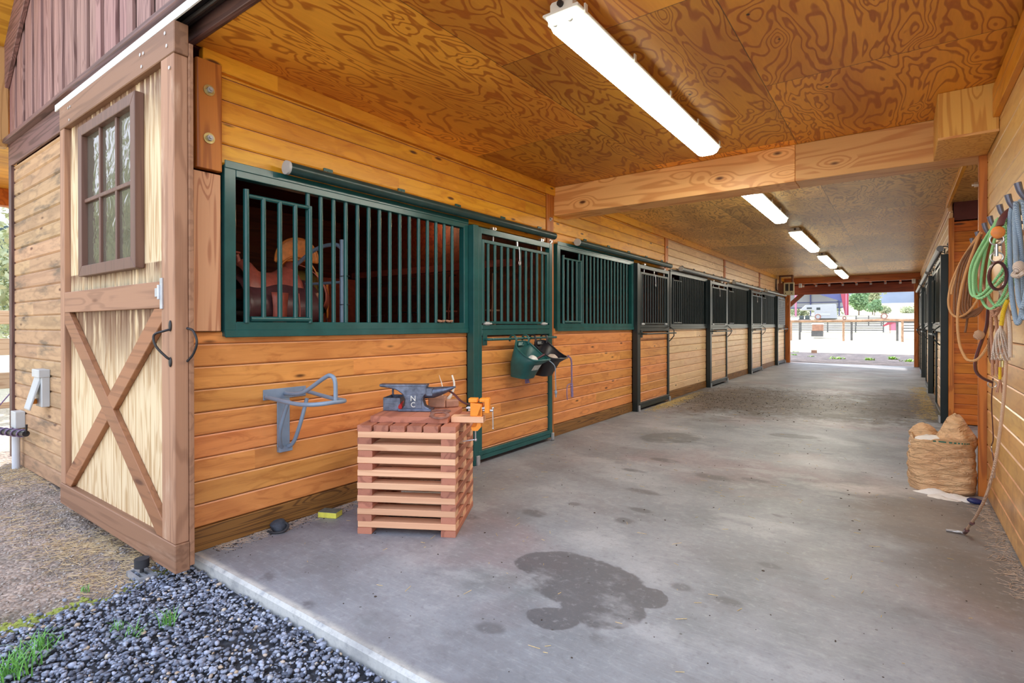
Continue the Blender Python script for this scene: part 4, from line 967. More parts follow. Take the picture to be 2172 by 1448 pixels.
# anvil (local x along the body, horn at +x)
AV = thing('anvil', 'blue-grey farrier anvil with raised letters on its waist', 'anvil', sloc(0.265, 0.33, ZT), SR + 0.06)
m = MB()
body = [(-0.235, 0.172), (-0.235, 0.158), (-0.17, 0.150), (-0.12, 0.135), (-0.085, 0.110), (-0.068, 0.075), (-0.072, 0.035), (-0.095, 0.018), (-0.10, 0.0), (0.10, 0.0), (0.095, 0.018), (0.062, 0.035), (0.052, 0.07), (0.058, 0.10), (0.075, 0.118), (0.075, 0.172)]
m.prism(body, -0.034, 0.034, 'XZ'); m.build('body', M['anvil'], AV, bevel=0.006, seg=2)
m = MB(); m.box(-0.235, 0.078, -0.036, 0.036, 0.160, 0.176); m.build('face_plate', M['anvil'], AV, bevel=0.002)
m = MB(); m.box(-0.11, 0.11, -0.055, 0.055, 0.0, 0.016); m.build('foot', M['anvil'], AV, bevel=0.004, seg=2)
m = MB()
vs = []; rings = [(0.06, 0.0, 0.118, 0.034, 0.038), (0.12, 0, 0.120, 0.034, 0.036), (0.16, 0, 0.128, 0.030, 0.030), (0.20, 0, 0.138, 0.023, 0.021), (0.235, 0, 0.149, 0.014, 0.012), (0.262, 0, 0.158, 0.005, 0.005)]
n = 16
for x, y, z, a, b in rings: vs += [(x, y + a * math.cos(2 * PI * k / n), z + b * math.sin(2 * PI * k / n)) for k in range(n)]
fs = [(i * n + k, i * n + (k + 1) % n, (i + 1) * n + (k + 1) % n, (i + 1) * n + k) for i in range(len(rings) - 1) for k in range(n)] + [tuple(range(n)), tuple((len(rings) - 1) * n + k for k in range(n))]
m.add(vs, fs); m.build('horn', M['anvil'], AV, smooth=True)
m = MB(); m.box(0.07, 0.115, -0.034, 0.034, 0.100, 0.152); m.build('step', M['anvil'], AV, bevel=0.003)
m = MB(); m.prism([(-0.058, 0.02), (0.044, 0.02), (0.044, 0.085), (0.062, 0.108), (0.058, 0.112), (-0.072, 0.112), (-0.076, 0.108), (-0.058, 0.085)], -0.0375, -0.033, 'XZ'); m.build('waist_panel', M['anvil'], AV, bevel=0.001)
def letters(txt, parent, loc, size, rot, mat, name='lettering', ex=0.0015):
    cu = bpy.data.curves.new(name, 'FONT'); cu.body = txt; cu.size = size; cu.extrude = ex; cu.align_x = 'CENTER'; cu.align_y = 'CENTER'; cu.materials.append(mat)
    o = bpy.data.objects.new(name, cu); col.objects.link(o); bpy.context.view_layer.update()
    me = bpy.data.meshes.new_from_object(o.evaluated_get(bpy.context.evaluated_depsgraph_get())); bpy.data.objects.remove(o)
    o = bpy.data.objects.new(name, me); col.objects.link(o); o.parent = parent; o.location = loc; o.rotation_euler = rot; return o
letters('N', AV, (-0.012, -0.0385, 0.083), 0.050, (PI / 2, 0, 0), M['hubs'], 'letter'); letters('C', AV, (-0.012, -0.0385, 0.042), 0.046, (PI / 2, 0, 0), M['hubs'], 'letter')

def shoe_pts(r=0.055, n=17, open_=0.55):
    return [(r * math.sin(a) * 0.92, -r * 1.15 * math.cos(a), 0) for a in np.linspace(-PI + open_, PI - open_, n)]
def horseshoe(label, loc, rz, tilt=(0, 0), group=None):
    P = shoe_pts(); m = MB(); N_ = len(P); vs = []
    for i, p in enumerate(P):
        d = Vector(P[min(i + 1, N_ - 1)]) - Vector(P[max(i - 1, 0)]); d.normalize(); sd = Vector((-d.y, d.x, 0)) * 0.011
        for q, z in ((-1, 0), (1, 0), (1, 0.008), (-1, 0.008)): v = Vector(p) + sd * q; vs.append((v.x, v.y, z))
    fs = [(i * 4 + k, i * 4 + (k + 1) % 4, (i + 1) * 4 + (k + 1) % 4, (i + 1) * 4 + k) for i in range(N_ - 1) for k in range(4)] + [(0, 1, 2, 3), tuple((N_ - 1) * 4 + k for k in range(4))]
    m.add(vs, fs); o = m.build('horseshoe', M['rust'], None, bevel=0.002, smooth=True); o.location = loc; o.rotation_euler = (tilt[0], tilt[1], rz)
    return tag(o, label, 'horseshoe', group)
horseshoe('rusty horseshoe hanging over the front edge of the anvil stand top', sloc(0.475, 0.125, ZT + 0.004), SR + 0.3, (0.14, 0.0))
horseshoe('rusty horseshoe lying flat behind the one at the stand edge', sloc(0.43, 0.285, ZT + 0.001), SR + 1.9)

C_ = thing('farrier_tool_box', 'dark open farrier tool box with a looped carrying handle behind the anvil', 'tool box', sloc(0.05, 0.30, ZT + 0.001), SR)
m = MB(); a, b, h = 0.115, 0.17, 0.085
m.box(0, a, 0, 0.004, 0, h); m.box(0, a, b - 0.004, b, 0, h); m.box(0, 0.004, 0.004, b - 0.004, 0, h); m.box(a - 0.004, a, 0.004, b - 0.004, 0, h); m.box(0.004, a - 0.004, 0.004, b - 0.004, 0, 0.005); m.build('tray', M['anvil'], C_, bevel=0.001)
m = MB(); m.tube(smoothpath([(0.01, 0.165, 0.08), (0.012, 0.165, 0.135), (0.03, 0.165, 0.15), (0.10, 0.165, 0.142), (0.17, 0.165, 0.115), (0.19, 0.165, 0.085)], 5), 0.007, 10); m.build('carry_handle', M['anvil'], C_, smooth=True)
o = MB().cyl((0, 0, 0), (0.0, 0.10, 0.015), 0.013, 12).build('red_handled_pliers', M['redplastic'], None, smooth=True); o.location = sloc(0.172, 0.28, ZT + 0.028); o.rotation_euler = (0.1, 0, SR + 0.2); tag(o, 'red tool handle sticking out beside the anvil waist', 'hand tool')
m = MB(); m.tube([(0, 0, 0), (0.0, 0.09, 0.0)], 0.012, 10); m.tube([(0.022, 0.01, 0.0), (0.03, 0.1, 0.02)], 0.008, 10); o = m.build('steel_hoof_nippers', M['iron'], None, smooth=True); o.location = sloc(0.190, 0.36, ZT + 0.014); o.rotation_euler = (0, 0, SR - 0.3); tag(o, 'black iron nippers behind the anvil waist', 'hand tool')
m = MB(); m.cbox(0, 0.115, 0, 0.09, 0, 0.075, 0.006, 'X'); o = m.build('wood_block', M['pinkwood'], None, bevel=0.004); o.location = sloc(0.315, 0.44, ZT + 0.001); o.rotation_euler = (0, 0, SR + 0.05); tag(o, 'weathered square wood block under the anvil horn', 'wood block')
m = MB(); m.cbox(0, 0.09, 0, 0.06, 0, 0.05, 0.005, 'X'); o = m.build('wood_block', M['pinkwood'], None, bevel=0.004); o.location = sloc(0.435, 0.46, ZT + 0.001); o.rotation_euler = (0.0, 0, SR + 0.5); tag(o, 'split tan wood block at the back corner of the stand', 'wood block')
t = thing('antler', 'pale two-pronged antler standing behind the anvil horn', 'antler', sloc(0.36, 0.53, ZT + 0.001), SR)
m = MB(); m.tube(smoothpath([(0.0, 0.0, 0.004), (0.05, 0, 0.03), (0.095, 0, 0.08), (0.115, 0, 0.15), (0.10, 0, 0.215)], 5), [0.006 + 0.004 * math.sin(PI * min(1, i / 20)) * (1 - i / 24) + (0.004 if i < 10 else 0) * 1 for i in range(21)], 10); m.build('beam', M['bone'], t, smooth=True)
m = MB(); m.tube(smoothpath([(0.01, 0, 0.012), (0.028, 0, 0.07), (0.030, 0, 0.14), (0.008, 0, 0.215)], 5), [0.010 - 0.0095 * i / 16 for i in range(16)], 10); m.build('tine', M['bone'], t, smooth=True)
m = MB(); pts = smoothpath([(0.0, 0, 0.060), (0.04, 0, 0.068), (0.09, 0, 0.05), (0.15, 0, 0.015), (0.22, 0, 0.0), (0.28, 0, 0.012), (0.33, 0, 0.04)], 5)
m.tube(pts, [0.012] * len(pts), 8, flat=0.35); o = m.build('curved_steel_bar', M['leather'], None, smooth=True); o.location = sloc(0.445, 0.40, ZT + 0.055); o.rotation_euler = (0, 0, SR - 0.62); tag(o, 'curved brown steel bar resting from the wood block to the orange vise', 'steel bar')

V_ = thing('bench_vise', 'small orange clamp-on vise on the board beside the anvil', 'vise', sloc(0.705, 0.17, ZT), SR)
m = MB(); m.prism([(-0.045, 0.0), (0.018, 0.0), (0.018, -0.065), (0.0, -0.085), (-0.03, -0.085), (-0.035, -0.072), (-0.008, -0.068), (0.002, -0.055), (0.002, -0.002), (0.028, 0.0), (0.03, 0.075), (-0.045, 0.085)], -0.025, 0.025, 'XZ')
m.box(-0.055, 0.0, -0.03, 0.03, 0.085, 0.110); m.build('fixed_jaw', M['orange'], V_, bevel=0.004, seg=2)
m = MB(); m.box(0.045, 0.075, -0.03, 0.03, 0.02, 0.112); m.box(0.012, 0.05, -0.028, 0.028, 0.088, 0.110); m.build('moving_jaw', M['orange'], V_, bevel=0.005, seg=2)
m = MB(); m.cyl((-0.07, 0.018, 0.05), (0.05, 0.018, 0.05), 0.006, 10); m.cyl((-0.07, -0.018, 0.05), (0.05, -0.018, 0.05), 0.006, 10); m.cyl((-0.06, 0, 0.035), (0.095, 0, 0.035), 0.008, 12); m.build('guide_rods', M['hubs'], V_, smooth=True)
m = MB(); m.cyl((0.092, 0, 0.045), (0.094, 0.0, -0.075), 0.004, 8); m.sphere((0.092, 0, 0.048), 0.009, 6); m.sphere((0.094, 0, -0.077), 0.006, 6); m.build('jaw_handle', M['hubs'], V_, smooth=True)
m = MB(); m.cyl((-0.016, 0, -0.15), (-0.016, 0, -0.075), 0.005, 10); m.cyl((-0.095, 0.0, -0.160), (-0.008, 0.0, -0.146), 0.004, 8); m.sphere((-0.016, 0, -0.15), 0.009, 6); m.build('clamp_screw', M['hubs'], V_, smooth=True)

# ---------------------------------------------------------------- saddle rack folded on the wall
K = thing('saddle_rack', 'empty grey-blue pipe saddle rack bolted to the lower wall', 'saddle rack', (0, 0.50, 0))
m = MB(); m.box(0.0, 0.006, -0.09, 0.20, 0.795, 0.86); m.box(0.0, 0.006, 0.0, 0.085, 0.47, 0.80); m.build('wall_plate', M['rackgrey'], K, bevel=0.002)
m = MB(); m.tube(smoothpath([(0.01, -0.075, 0.815), (0.30, -0.07, 0.80), (0.46, -0.05, 0.805), (0.52, 0.05, 0.812), (0.47, 0.155, 0.805), (0.30, 0.18, 0.805), (0.01, 0.185, 0.83)], 8), 0.0125, 12); m.build('seat_loop', M['rackgrey'], K, smooth=True)
m = MB(); m.tube(smoothpath([(0.10, 0.05, 0.826), (0.22, 0.05, 0.85), (0.42, 0.05, 0.945), (0.475, 0.055, 0.962), (0.51, 0.06, 0.93), (0.515, 0.06, 0.815)], 8), 0.0125, 12); m.tube([(0.01, 0.05, 0.825), (0.12, 0.05, 0.828)], 0.0125, 12); m.build('ridge_pipe', M['rackgrey'], K, smooth=True)
m = MB(); m.tube(smoothpath([(0.155, -0.015, 0.80), (0.10, -0.035, 0.63), (0.045, -0.005, 0.53), (0.02, 0.02, 0.487)], 7), 0.012, 12); m.build('strut', M['rackgrey'], K, smooth=True)
m = MB(); m.tube(smoothpath([(0.155, 0.11, 0.80), (0.13, 0.085, 0.66), (0.085, 0.075, 0.55), (0.05, 0.07, 0.505), (0.02, 0.06, 0.49)], 7), 0.012, 12); m.build('strut', M['rackgrey'], K, smooth=True)
m = MB(); m.box(0.0, 0.03, 0.0, 0.09, 0.462, 0.495); m.build('foot_bracket', M['rackgrey'], K, bevel=0.002)

# ---------------------------------------------------------------- buckets on the tack room door
def bucket(label, y, mat, rz, sticker):
    t = thing('hook_over_bucket', label, 'feed bucket', (0.0, y, 0), 0.0)
    N_ = 32
    def ring(x0, x1, hw, zf, rr=0.5):
        out = []
        for k in range(N_):
            a = 2 * PI * k / N_; c_, s_ = math.cos(a), math.sin(a)
            ex = 0.55; X = math.copysign(abs(c_) ** ex, c_); Y = math.copysign(abs(s_) ** ex, s_)
            x = (x0 + x1) / 2 + (x1 - x0) / 2 * X; out.append((x, hw * Y, zf(x)))
        return out
    r0 = ring(0.105, 0.285, 0.105, lambda x: 0.765 - 0.12 * (x - 0.115))
    r1 = ring(0.115, 0.37, 0.13, lambda x: 0.88 + 0.1 * max(0, (0.3 - x)))
    r2 = ring(0.180, 0.455, 0.152, lambda x: 0.925 + 0.175 * max(0.0, (0.455 - x) / 0.275) ** 1.8)
    m = MB(); vs = r0 + r1 + r2; fs = [(i * N_ + k, i * N_ + (k + 1) % N_, (i + 1) * N_ + (k + 1) % N_, (i + 1) * N_ + k) for i in range(2) for k in range(N_)] + [tuple(range(N_))]
    m.add(vs, fs); m.build('tub', mat, t, solid=0.006, smooth=True, bevel=0)
    m = MB(); m.tube(r2, 0.0075, 8, closed=True); m.build('rim', mat, t, smooth=True)
    for yy in (-0.105, 0.105):
        q = MB(); q.tube(smoothpath([(0.195, yy, 1.07), (0.200, yy, 1.12), (0.185, yy, 1.148), (0.155, yy, 1.155), (0.128, yy, 1.14), (0.122, yy, 1.10)], 5), 0.013, 10, flat=0.6); q.build('hook', mat, t, smooth=True)
    q = MB(); q.tube([(0.178, -0.05, 1.06), (0.178, 0.05, 1.06), (0.182, 0.05, 1.10), (0.182, -0.05, 1.10)], 0.006, 8, closed=True); q.build('grip_loop', mat, t, smooth=True)
    if sticker:
        q = MB(); q.sheet([[(0.376, -0.06, 0.875), (0.376, 0.06, 0.875)], [(0.338, -0.055, 0.825), (0.338, 0.055, 0.825)]]); q.build('label', M['sticker'], t, solid=0.001)
    return t
bucket('green plastic feed bucket hooked on the tack room door bar, white rags inside', 2.90, M['bucket'], 0, True)
bucket('black plastic feed bucket hooked on the door bar behind the green one', 3.235, M['bucketblack'], 0, False)
def rag(label, loc, r, mat, seed):
    m = MB(); m.sphere((0, 0, 0), r, 10); m.v = [(x * (1 + 0.35 * mn.noise((x * 30 + seed, y * 30, z * 30))), y * (1 + 0.4 * mn.noise((x * 30, y * 30 + seed, z * 30))), z * (0.7 + 0.4 * mn.noise((x * 25, y * 25, z * 25 + seed)))) for x, y, z in m.v]
    o = m.build('crumpled_rag', mat, None, smooth=True); o.location = loc; return tag(o, label, 'rag')
rag('crumpled white rag in the green bucket', (0.30, 2.90, 0.915), 0.065, M['white'], 3)
rag('crumpled pale rag in the black bucket', (0.32, 3.24, 0.915), 0.065, M['rope_white'], 9)
o = MB().cyl((0, 0, 0), (0.06, 0.05, 0.045), 0.011, 10).build('brush_handle', M['leather'], None, smooth=True); o.location = (0.34, 2.93, 0.93); tag(o, 'dark brush handle leaning in the green bucket', 'brush')
m = MB()
for k in range(4): m.tube(smoothpath([(0.0, k * 0.012, 0.0), (0.012, k * 0.013, -0.04), (0.0, k * 0.016 - 0.01, -0.075), (0.006, k * 0.02 - 0.015, -0.11)]), 0.006, 6)
o = m.build('braided_lead', M['cord'], None, smooth=True); o.location = (0.22, 2.93, 0.80); tag(o, 'short purple braided lead hanging under the green bucket', 'lead rope')
m = MB(); m.tube(smoothpath([(0.43, 2.98, 0.93), (0.45, 3.08, 0.86), (0.44, 3.11, 0.76), (0.44, 3.12, 0.62)]), 0.0045, 6); m.sphere((0.44, 3.12, 0.60), 0.014, 6, (1, 1, 1.6)); m.tube([(0.44, 3.12, 0.60), (0.44, 3.12, 0.55)], 0.006, 6); tag(m.build('thin_cord', M['rope_blue'], None, smooth=True), 'thin pale blue cord with a knot hanging between the buckets', 'cord')
m = MB(); m.tube(smoothpath([(0.43, 3.37, 0.945), (0.44, 3.42, 0.90), (0.44, 3.43, 0.78), (0.44, 3.43, 0.66), (0.44, 3.41, 0.63)]), 0.008, 8); m.tube(smoothpath([(0.44, 3.41, 0.66), (0.43, 3.36, 0.64), (0.43, 3.35, 0.56), (0.43, 3.36, 0.50)]), 0.005, 6); m.tube([(0.44, 3.43, 0.66), (0.44, 3.44, 0.52)], 0.014, 8); tag(m.build('halter_lead', M['cord'], None, smooth=True), 'purple and pink lead rope hanging from the black bucket rim', 'lead rope')
for k, (y, z) in enumerate(((1.94, 1.296), (2.04, 1.293))):
    m = MB(); m.tube([(0.012 + 0.012 * math.cos(a), 0.035 * math.sin(a), 0.008 * abs(math.sin(a))) for a in np.linspace(0.3, 2 * PI - 0.3, 14)], 0.0085, 8); o = m.build('rope_scrap', M['rope_pink'], None, smooth=True); o.location = (0.024, y, 1.284); tag(o, 'little loop of pinkish rope on the tack room grille sill, %s' % ('by the last bars' if k else 'further from the door'), 'rope scrap')

# ---------------------------------------------------------------- ropes on the right hand wall
for k, y in enumerate((1.69, 1.94, 2.19, 2.53, 2.77, 3.12, 3.43)):
    t = thing('tack_hook', 'dark blunt iron tack hook on the rope wall', 'hook', (W_, y, 1.80), 0, 'row of tack hooks above the ropes')
    m = MB(); m.box(-0.006, 0.0, -0.022, 0.022, -0.09, 0.02); m.build('back_plate', M['galv'], t, bevel=0.002)
    m = MB(); m.tube(smoothpath([(-0.004, 0, -0.05), (-0.05, 0, -0.055), (-0.085, 0, -0.04), (-0.11, 0, 0.0), (-0.12, 0, 0.04)], 5), [0.012] * 6 + [0.012 + 0.006 * i / 14 for i in range(15)], 10, flat=0.7); m.build('prong', M['hook'], t, smooth=True)
def coil(label, cat, mat, paths, r, name='coiled_rope', closed=False, n=8, k=7):
    m = MB()
    for p in paths: m.tube(smoothpath(p, k, closed), r, n, closed=closed)
    return tag(m.build(name, mat, None, smooth=True), label, cat)
def shifted(p, dx, dy, dz=0, sc=1.0):
    c0 = Vector(p[0]); return [tuple(c0 + (Vector(q) - c0) * sc + Vector((dx, dy, dz))) for q in p]
tan_a = [(3.563,3.100,1.827),(3.527,3.080,1.774),(3.501,3.060,1.701),(3.450,3.040,1.605),(3.417,3.020,1.492),(3.409,3.000,1.444)]
tan_b = [(3.556,3.100,1.833),(3.509,3.078,1.752),(3.462,3.056,1.659),(3.415,3.033,1.532),(3.396,3.011,1.424),(3.401,2.989,1.343),(3.432,2.967,1.302),(3.479,2.944,1.324),(3.525,2.922,1.402),(3.548,2.900,1.502)]
tan_c = [(3.542,3.000,1.812),(3.529,2.969,1.769),(3.478,2.938,1.594),(3.445,2.908,1.436),(3.430,2.877,1.283),(3.437,2.846,1.144),(3.456,2.815,1.072),(3.475,2.785,1.044),(3.510,2.754,1.052),(3.544,2.723,1.112),(3.561,2.692,1.185),(3.562,2.662,1.355),(3.552,2.631,1.590),(3.541,2.600,1.744)]
coil('stiff tan lariat with a white end looping widest from the end hook', 'rope', M['rope_tan'], [tan_a, tan_b], 0.0065, 'lariat')
coil('long tan rope loop hanging lowest beside the alcove post', 'rope', M['rope_tan'], [tan_c], 0.0075, 'rope_loop')
br = []
for j in range(7):
    d = j * 0.012
    br.append([(3.55, 3.05 - d, 1.80), (3.535 - d, 3.02, 1.66), (3.515 - d * 1.2, 3.0, 1.50), (3.50 - d, 2.98, 1.37 - 0.01 * j), (3.53 - d * 0.5, 2.96, 1.33 - 0.012 * (j % 3)), (3.565, 2.95, 1.40), (3.575 - d * 0.5, 2.94, 1.60), (3.565, 2.93, 1.78)])
br.append([(3.542,3.000,1.783),(3.503,3.000,1.627),(3.486,3.000,1.453),(3.492,3.000,1.365),(3.481,3.000,1.249),(3.475,3.000,1.205)])
coil('brown braided rope coiled in many loops with one dark tipped tail', 'rope', M['rope_brown'], br, 0.006)
g1 = [(3.550,2.300,1.793),(3.486,2.267,1.668),(3.440,2.233,1.551),(3.432,2.200,1.444),(3.443,2.167,1.395),(3.474,2.133,1.406),(3.518,2.100,1.471),(3.544,2.067,1.527),(3.553,2.033,1.622),(3.528,2.000,1.747)]
g2 = [(3.553,2.300,1.788),(3.506,2.267,1.669),(3.463,2.233,1.550),(3.455,2.200,1.443),(3.468,2.167,1.404),(3.501,2.133,1.428),(3.536,2.100,1.459),(3.557,2.067,1.504),(3.559,2.033,1.622),(3.533,2.000,1.746)]
g3 = [(3.552,2.300,1.790),(3.514,2.267,1.701),(3.485,2.233,1.558),(3.473,2.200,1.414),(3.487,2.167,1.347),(3.511,2.133,1.334),(3.545,2.100,1.395),(3.560,2.067,1.480),(3.559,2.033,1.600),(3.536,2.000,1.739)]
coil('mint green lariat coiled in wide loops in the middle of the rope wall', 'rope', M['rope_green'], [g1, g2, g3, shifted(g1, 0.012, -0.02, -0.01, 1.0), shifted(g3, 0.02, -0.03, 0.0, 0.97), shifted(g2, -0.008, 0.02, 0.0, 1.03)], 0.0062, 'lariat')
pk = []
for j in range(9):
    d = j * 0.011
    pk.append([(3.56, 2.50 - d, 1.80), (3.545 - d * 0.5, 2.49 - d, 1.66), (3.535 - d * 0.5, 2.48 - d, 1.50), (3.53, 2.47 - d, 1.38), (3.545, 2.46 - d, 1.33 - 0.01 * (j % 4)), (3.57, 2.44 - d, 1.37), (3.58, 2.43 - d, 1.50), (3.585, 2.42 - d, 1.67), (3.58, 2.41 - d, 1.79)])
pk.append([(3.55, 2.46, 1.36), (3.56, 2.45, 1.25), (3.565, 2.45, 1.12), (3.56, 2.44, 1.0), (3.575, 2.42, 0.99), (3.58, 2.40, 1.10), (3.57, 2.38, 1.25)])
pk.append([(3.55, 2.52, 1.36), (3.545, 2.52, 1.25), (3.55, 2.51, 1.10), (3.55, 2.50, 0.98)])
coil('thick pinkish tan rope hank behind the mint green lariat', 'rope', M['rope_pink'], pk, 0.0075, 'rope_hank')
bl = [(3.561,1.950,1.807),(3.549,1.940,1.739),(3.547,1.930,1.600),(3.550,1.920,1.423),(3.560,1.910,1.304),(3.569,1.900,1.258),(3.580,1.890,1.304),(3.585,1.880,1.436),(3.574,1.870,1.601),(3.562,1.860,1.745),(3.555,1.850,1.789)]
bl2 = [(3.564,1.900,1.797),(3.557,1.881,1.728),(3.557,1.863,1.591),(3.560,1.844,1.435),(3.564,1.825,1.352),(3.573,1.806,1.331),(3.585,1.788,1.430),(3.585,1.769,1.587),(3.568,1.750,1.745)]
coil('thick light blue lead rope looped over the hook closest to the entrance', 'rope', M['rope_blue'], [bl, bl2, shifted(bl, 0.02, -0.03, 0.0, 0.96)], 0.0095, 'lead_rope', n=10)
m = MB(); m.sphere((3.56, 1.80, 1.50), 0.022, 8, (1, 1, 1.2)); m.tube(smoothpath([(3.56, 1.80, 1.49), (3.545, 1.83, 1.47), (3.555, 1.78, 1.46), (3.57, 1.74, 1.475)]), 0.009, 8); tag(m.build('rope_knot', M['rope_white'], None, smooth=True), 'off-white knotted rope end tied on the light blue rope', 'rope knot')
lr = [(3.59, 2.30, 1.78), (3.585, 2.29, 1.62), (3.580,2.283,1.462),(3.567,2.198,1.226),(3.553,2.085,1.073),(3.540,2.040,0.908),(3.527,2.036,0.755),(3.513,2.063,0.595),(3.500,2.212,0.415),(3.487,2.478,0.230),(3.473,2.644,0.124),(3.462,2.817,0.020)]
t = thing('lead_rope', 'long pale lead rope hanging from the wall to a snap on the floor', 'lead rope', (0, 0, 0))
m = MB(); m.tube(smoothpath(lr, 6), 0.007, 8); m.build('rope', M['rope_pale'], t, smooth=True)
m = MB(); m.cyl((3.478, 2.60, 0.145), (3.474, 2.635, 0.128), 0.0105, 10); m.cyl((3.466, 2.75, 0.055), (3.461, 2.82, 0.018), 0.012, 10); m.build('whipping', M['leather'], t, smooth=True)
m = MB(); m.tube(smoothpath([(3.46, 2.825, 0.012), (3.43, 2.84, 0.010), (3.40, 2.835, 0.010), (3.375, 2.83, 0.010)]), 0.008, 8); m.tube([(3.425 + 0.022 * math.cos(a), 2.835 + 0.012 * math.sin(a), 0.010) for a in np.linspace(0, 2 * PI, 13)[:-1]], 0.004, 6, closed=True); m.build('snap', M['galv'], t, smooth=True)
t = thing('leather_strap', 'thin dark leather strap with a carabiner low on the wall', 'strap', (0, 0, 0))
m = MB(); m.tube(smoothpath([(3.645, 3.38, 0.90), (3.64, 3.40, 0.74), (3.64, 3.32, 0.52), (3.64, 3.40, 0.45), (3.64, 3.34, 0.40), (3.64, 3.27, 0.34)], 6), 0.007, 8, flat=0.5); m.build('strap_band', M['leather'], t, smooth=True)
m = MB(); m.tube([(3.64, 3.255 + 0.016 * math.cos(a), 0.305 + 0.033 * math.sin(a)) for a in np.linspace(0, 2 * PI, 15)[:-1]], 0.0035, 6, closed=True); m.tube([(3.64, 3.40 + 0.013 * math.cos(a), 0.43 + 0.018 * math.sin(a)) for a in np.linspace(0, 2 * PI, 13)[:-1]], 0.003, 6, closed=True); m.build('carabiner', M['hubs'], t, smooth=True)
t = thing('breast_collar', 'dark stitched leather breast collar hanging beside the alcove post', 'breast collar', (0, 0, 0))
m = MB(); m.tube(smoothpath([(3.585, 3.0, 1.40), (3.576,3.000,1.249),(3.555,3.000,1.162),(3.526,3.000,1.046),(3.526,3.000,0.973),(3.552,3.000,0.932),(3.60,3.000,0.905)], 6), 0.030, 10, flat=0.3); m.build('collar_band', M['leather'], t, smooth=True)
m = MB(); m.tube([(3.60 + 0.02 * math.cos(a), 2.99, 0.893 + 0.02 * math.sin(a)) for a in np.linspace(0, 2 * PI, 15)[:-1]], 0.0035, 6, closed=True); m.build('ring', M['hubs'], t, smooth=True)
t = thing('leather_hobble', 'dark leather hobble with orange tab and steel rings', 'hobble', (0, 0, 0))
hx, hy = 3.50, 1.93
m = MB(); m.tube(smoothpath([(3.585, 2.0, 1.80), (3.55, 1.97, 1.775), (3.525, 1.95, 1.74), (3.512, hy, 1.70)], 5), 0.020, 10, flat=0.35); m.build('strap_band', M['leather'], t, smooth=True)
m = MB(); m.sphere((3.507, hy, 1.672), 0.026, 10, (1.0, 0.35, 1.1)); m.build('orange_tab', M['tan_leather'], t, smooth=True)
for cz, rr in ((1.640, 0.024), (1.560, 0.022)):
    m = MB(); m.tube([(hx + 0.003 + rr * math.cos(a), hy, cz + rr * math.sin(a)) for a in np.linspace(0, 2 * PI, 21)[:-1]], 0.0032, 8, closed=True); m.build('ring', M['hubs'], t, smooth=True)
m = MB(); m.cyl((hx + 0.003, hy, 1.62), (hx + 0.003, hy, 1.565), 0.006, 10); m.build('swivel', M['hubs'], t, smooth=True)
m = MB()
for a in np.linspace(0, 2 * PI, 25)[:-1]: pass
m.tube([(hx + 0.006 + 0.030 * math.cos(a), hy + 0.0, 1.475 + 0.062 * math.sin(a)) for a in np.linspace(0, 2 * PI, 25)[:-1]], 0.020, 8, closed=True, flat=0.35); m.build('cuff', M['leather'], t, smooth=True)
t = thing('tasselled_cord', 'white frayed cotton cord with yellow wrapping below the green lariat', 'cord', (0, 0, 0))
m = MB()
for j in range(12):
    a = 2 * PI * j / 12; m.tube(smoothpath([(3.535, 2.1, 1.245), (3.535 + 0.018 * math.cos(a), 2.1 + 0.018 * math.sin(a), 1.20), (3.535 + 0.028 * math.cos(a + 0.4), 2.1 + 0.028 * math.sin(a + 0.4), 1.13), (3.535 + 0.030 * math.cos(a + 0.9), 2.1 + 0.030 * math.sin(a), 1.085)], 4), 0.0035, 5)
m.build('frayed_tassel', M['rope_white'], t, smooth=True)
m = MB(); m.tube(smoothpath([(3.558, 2.08, 1.37), (3.545, 2.09, 1.32), (3.538, 2.1, 1.25)]), 0.0085, 8); m.build('yellow_wrap', M['rope_yellow'], t, smooth=True)
m = MB(); m.tube(smoothpath([(3.54, 2.15, 1.42), (3.555, 2.12, 1.36), (3.565, 2.08, 1.25), (3.565, 2.06, 1.10)]), 0.0085, 8); m.tube(smoothpath([(3.57, 2.2, 1.40), (3.55, 2.17, 1.35), (3.58, 2.14, 1.30)]), 0.010, 8); m.build('white_end', M['rope_white'], t, smooth=True)
t = thing('snap_cord', 'yellow and pink cord end with a brass snap under the white tassel', 'cord', (0, 0, 0))
m = MB(); m.cyl((3.555, 2.2, 1.08), (3.555, 2.2, 1.045), 0.008, 10); m.sphere((3.555, 2.2, 1.085), 0.012, 8); m.build('snap', M['brass'], t, smooth=True)
m = MB(); m.cyl((3.545, 2.2, 1.045), (3.545, 2.2, 0.985), 0.006, 8); m.build('yellow_end', M['rope_yellow'], t, smooth=True)
m = MB()
for j in range(6): m.tube([(3.545, 2.2, 0.99), (3.545 + 0.014 * math.cos(j), 2.2 + 0.014 * math.sin(j), 0.92)], 0.003, 5)
m.build('pink_fringe', M['rope_pink'], t, smooth=True)
coil('small grey rope loop hanging low among the wall ropes', 'rope', M['rope_brown'], [[(3.565, 2.6, 1.249), (3.546,2.600,1.158),(3.550,2.600,1.07),(3.561,2.600,1.04),(3.572,2.600,1.07),(3.575,2.600,1.15)]], 0.007, 'rope_loop')
m = MB(); m.sphere((3.535, 2.95, 1.19), 0.030, 8, (0.9, 0.5, 1.0)); m.v = [(x + 0.006 * mn.noise((x * 60, y * 60, z * 60)), y, z + 0.006 * mn.noise((x * 50, y * 60, z * 70 + 5))) for x, y, z in m.v]; tag(m.build('burlap_knot', M['rope_pale'], None, smooth=True), 'frayed burlap knot below the brown braided coil', 'knot')

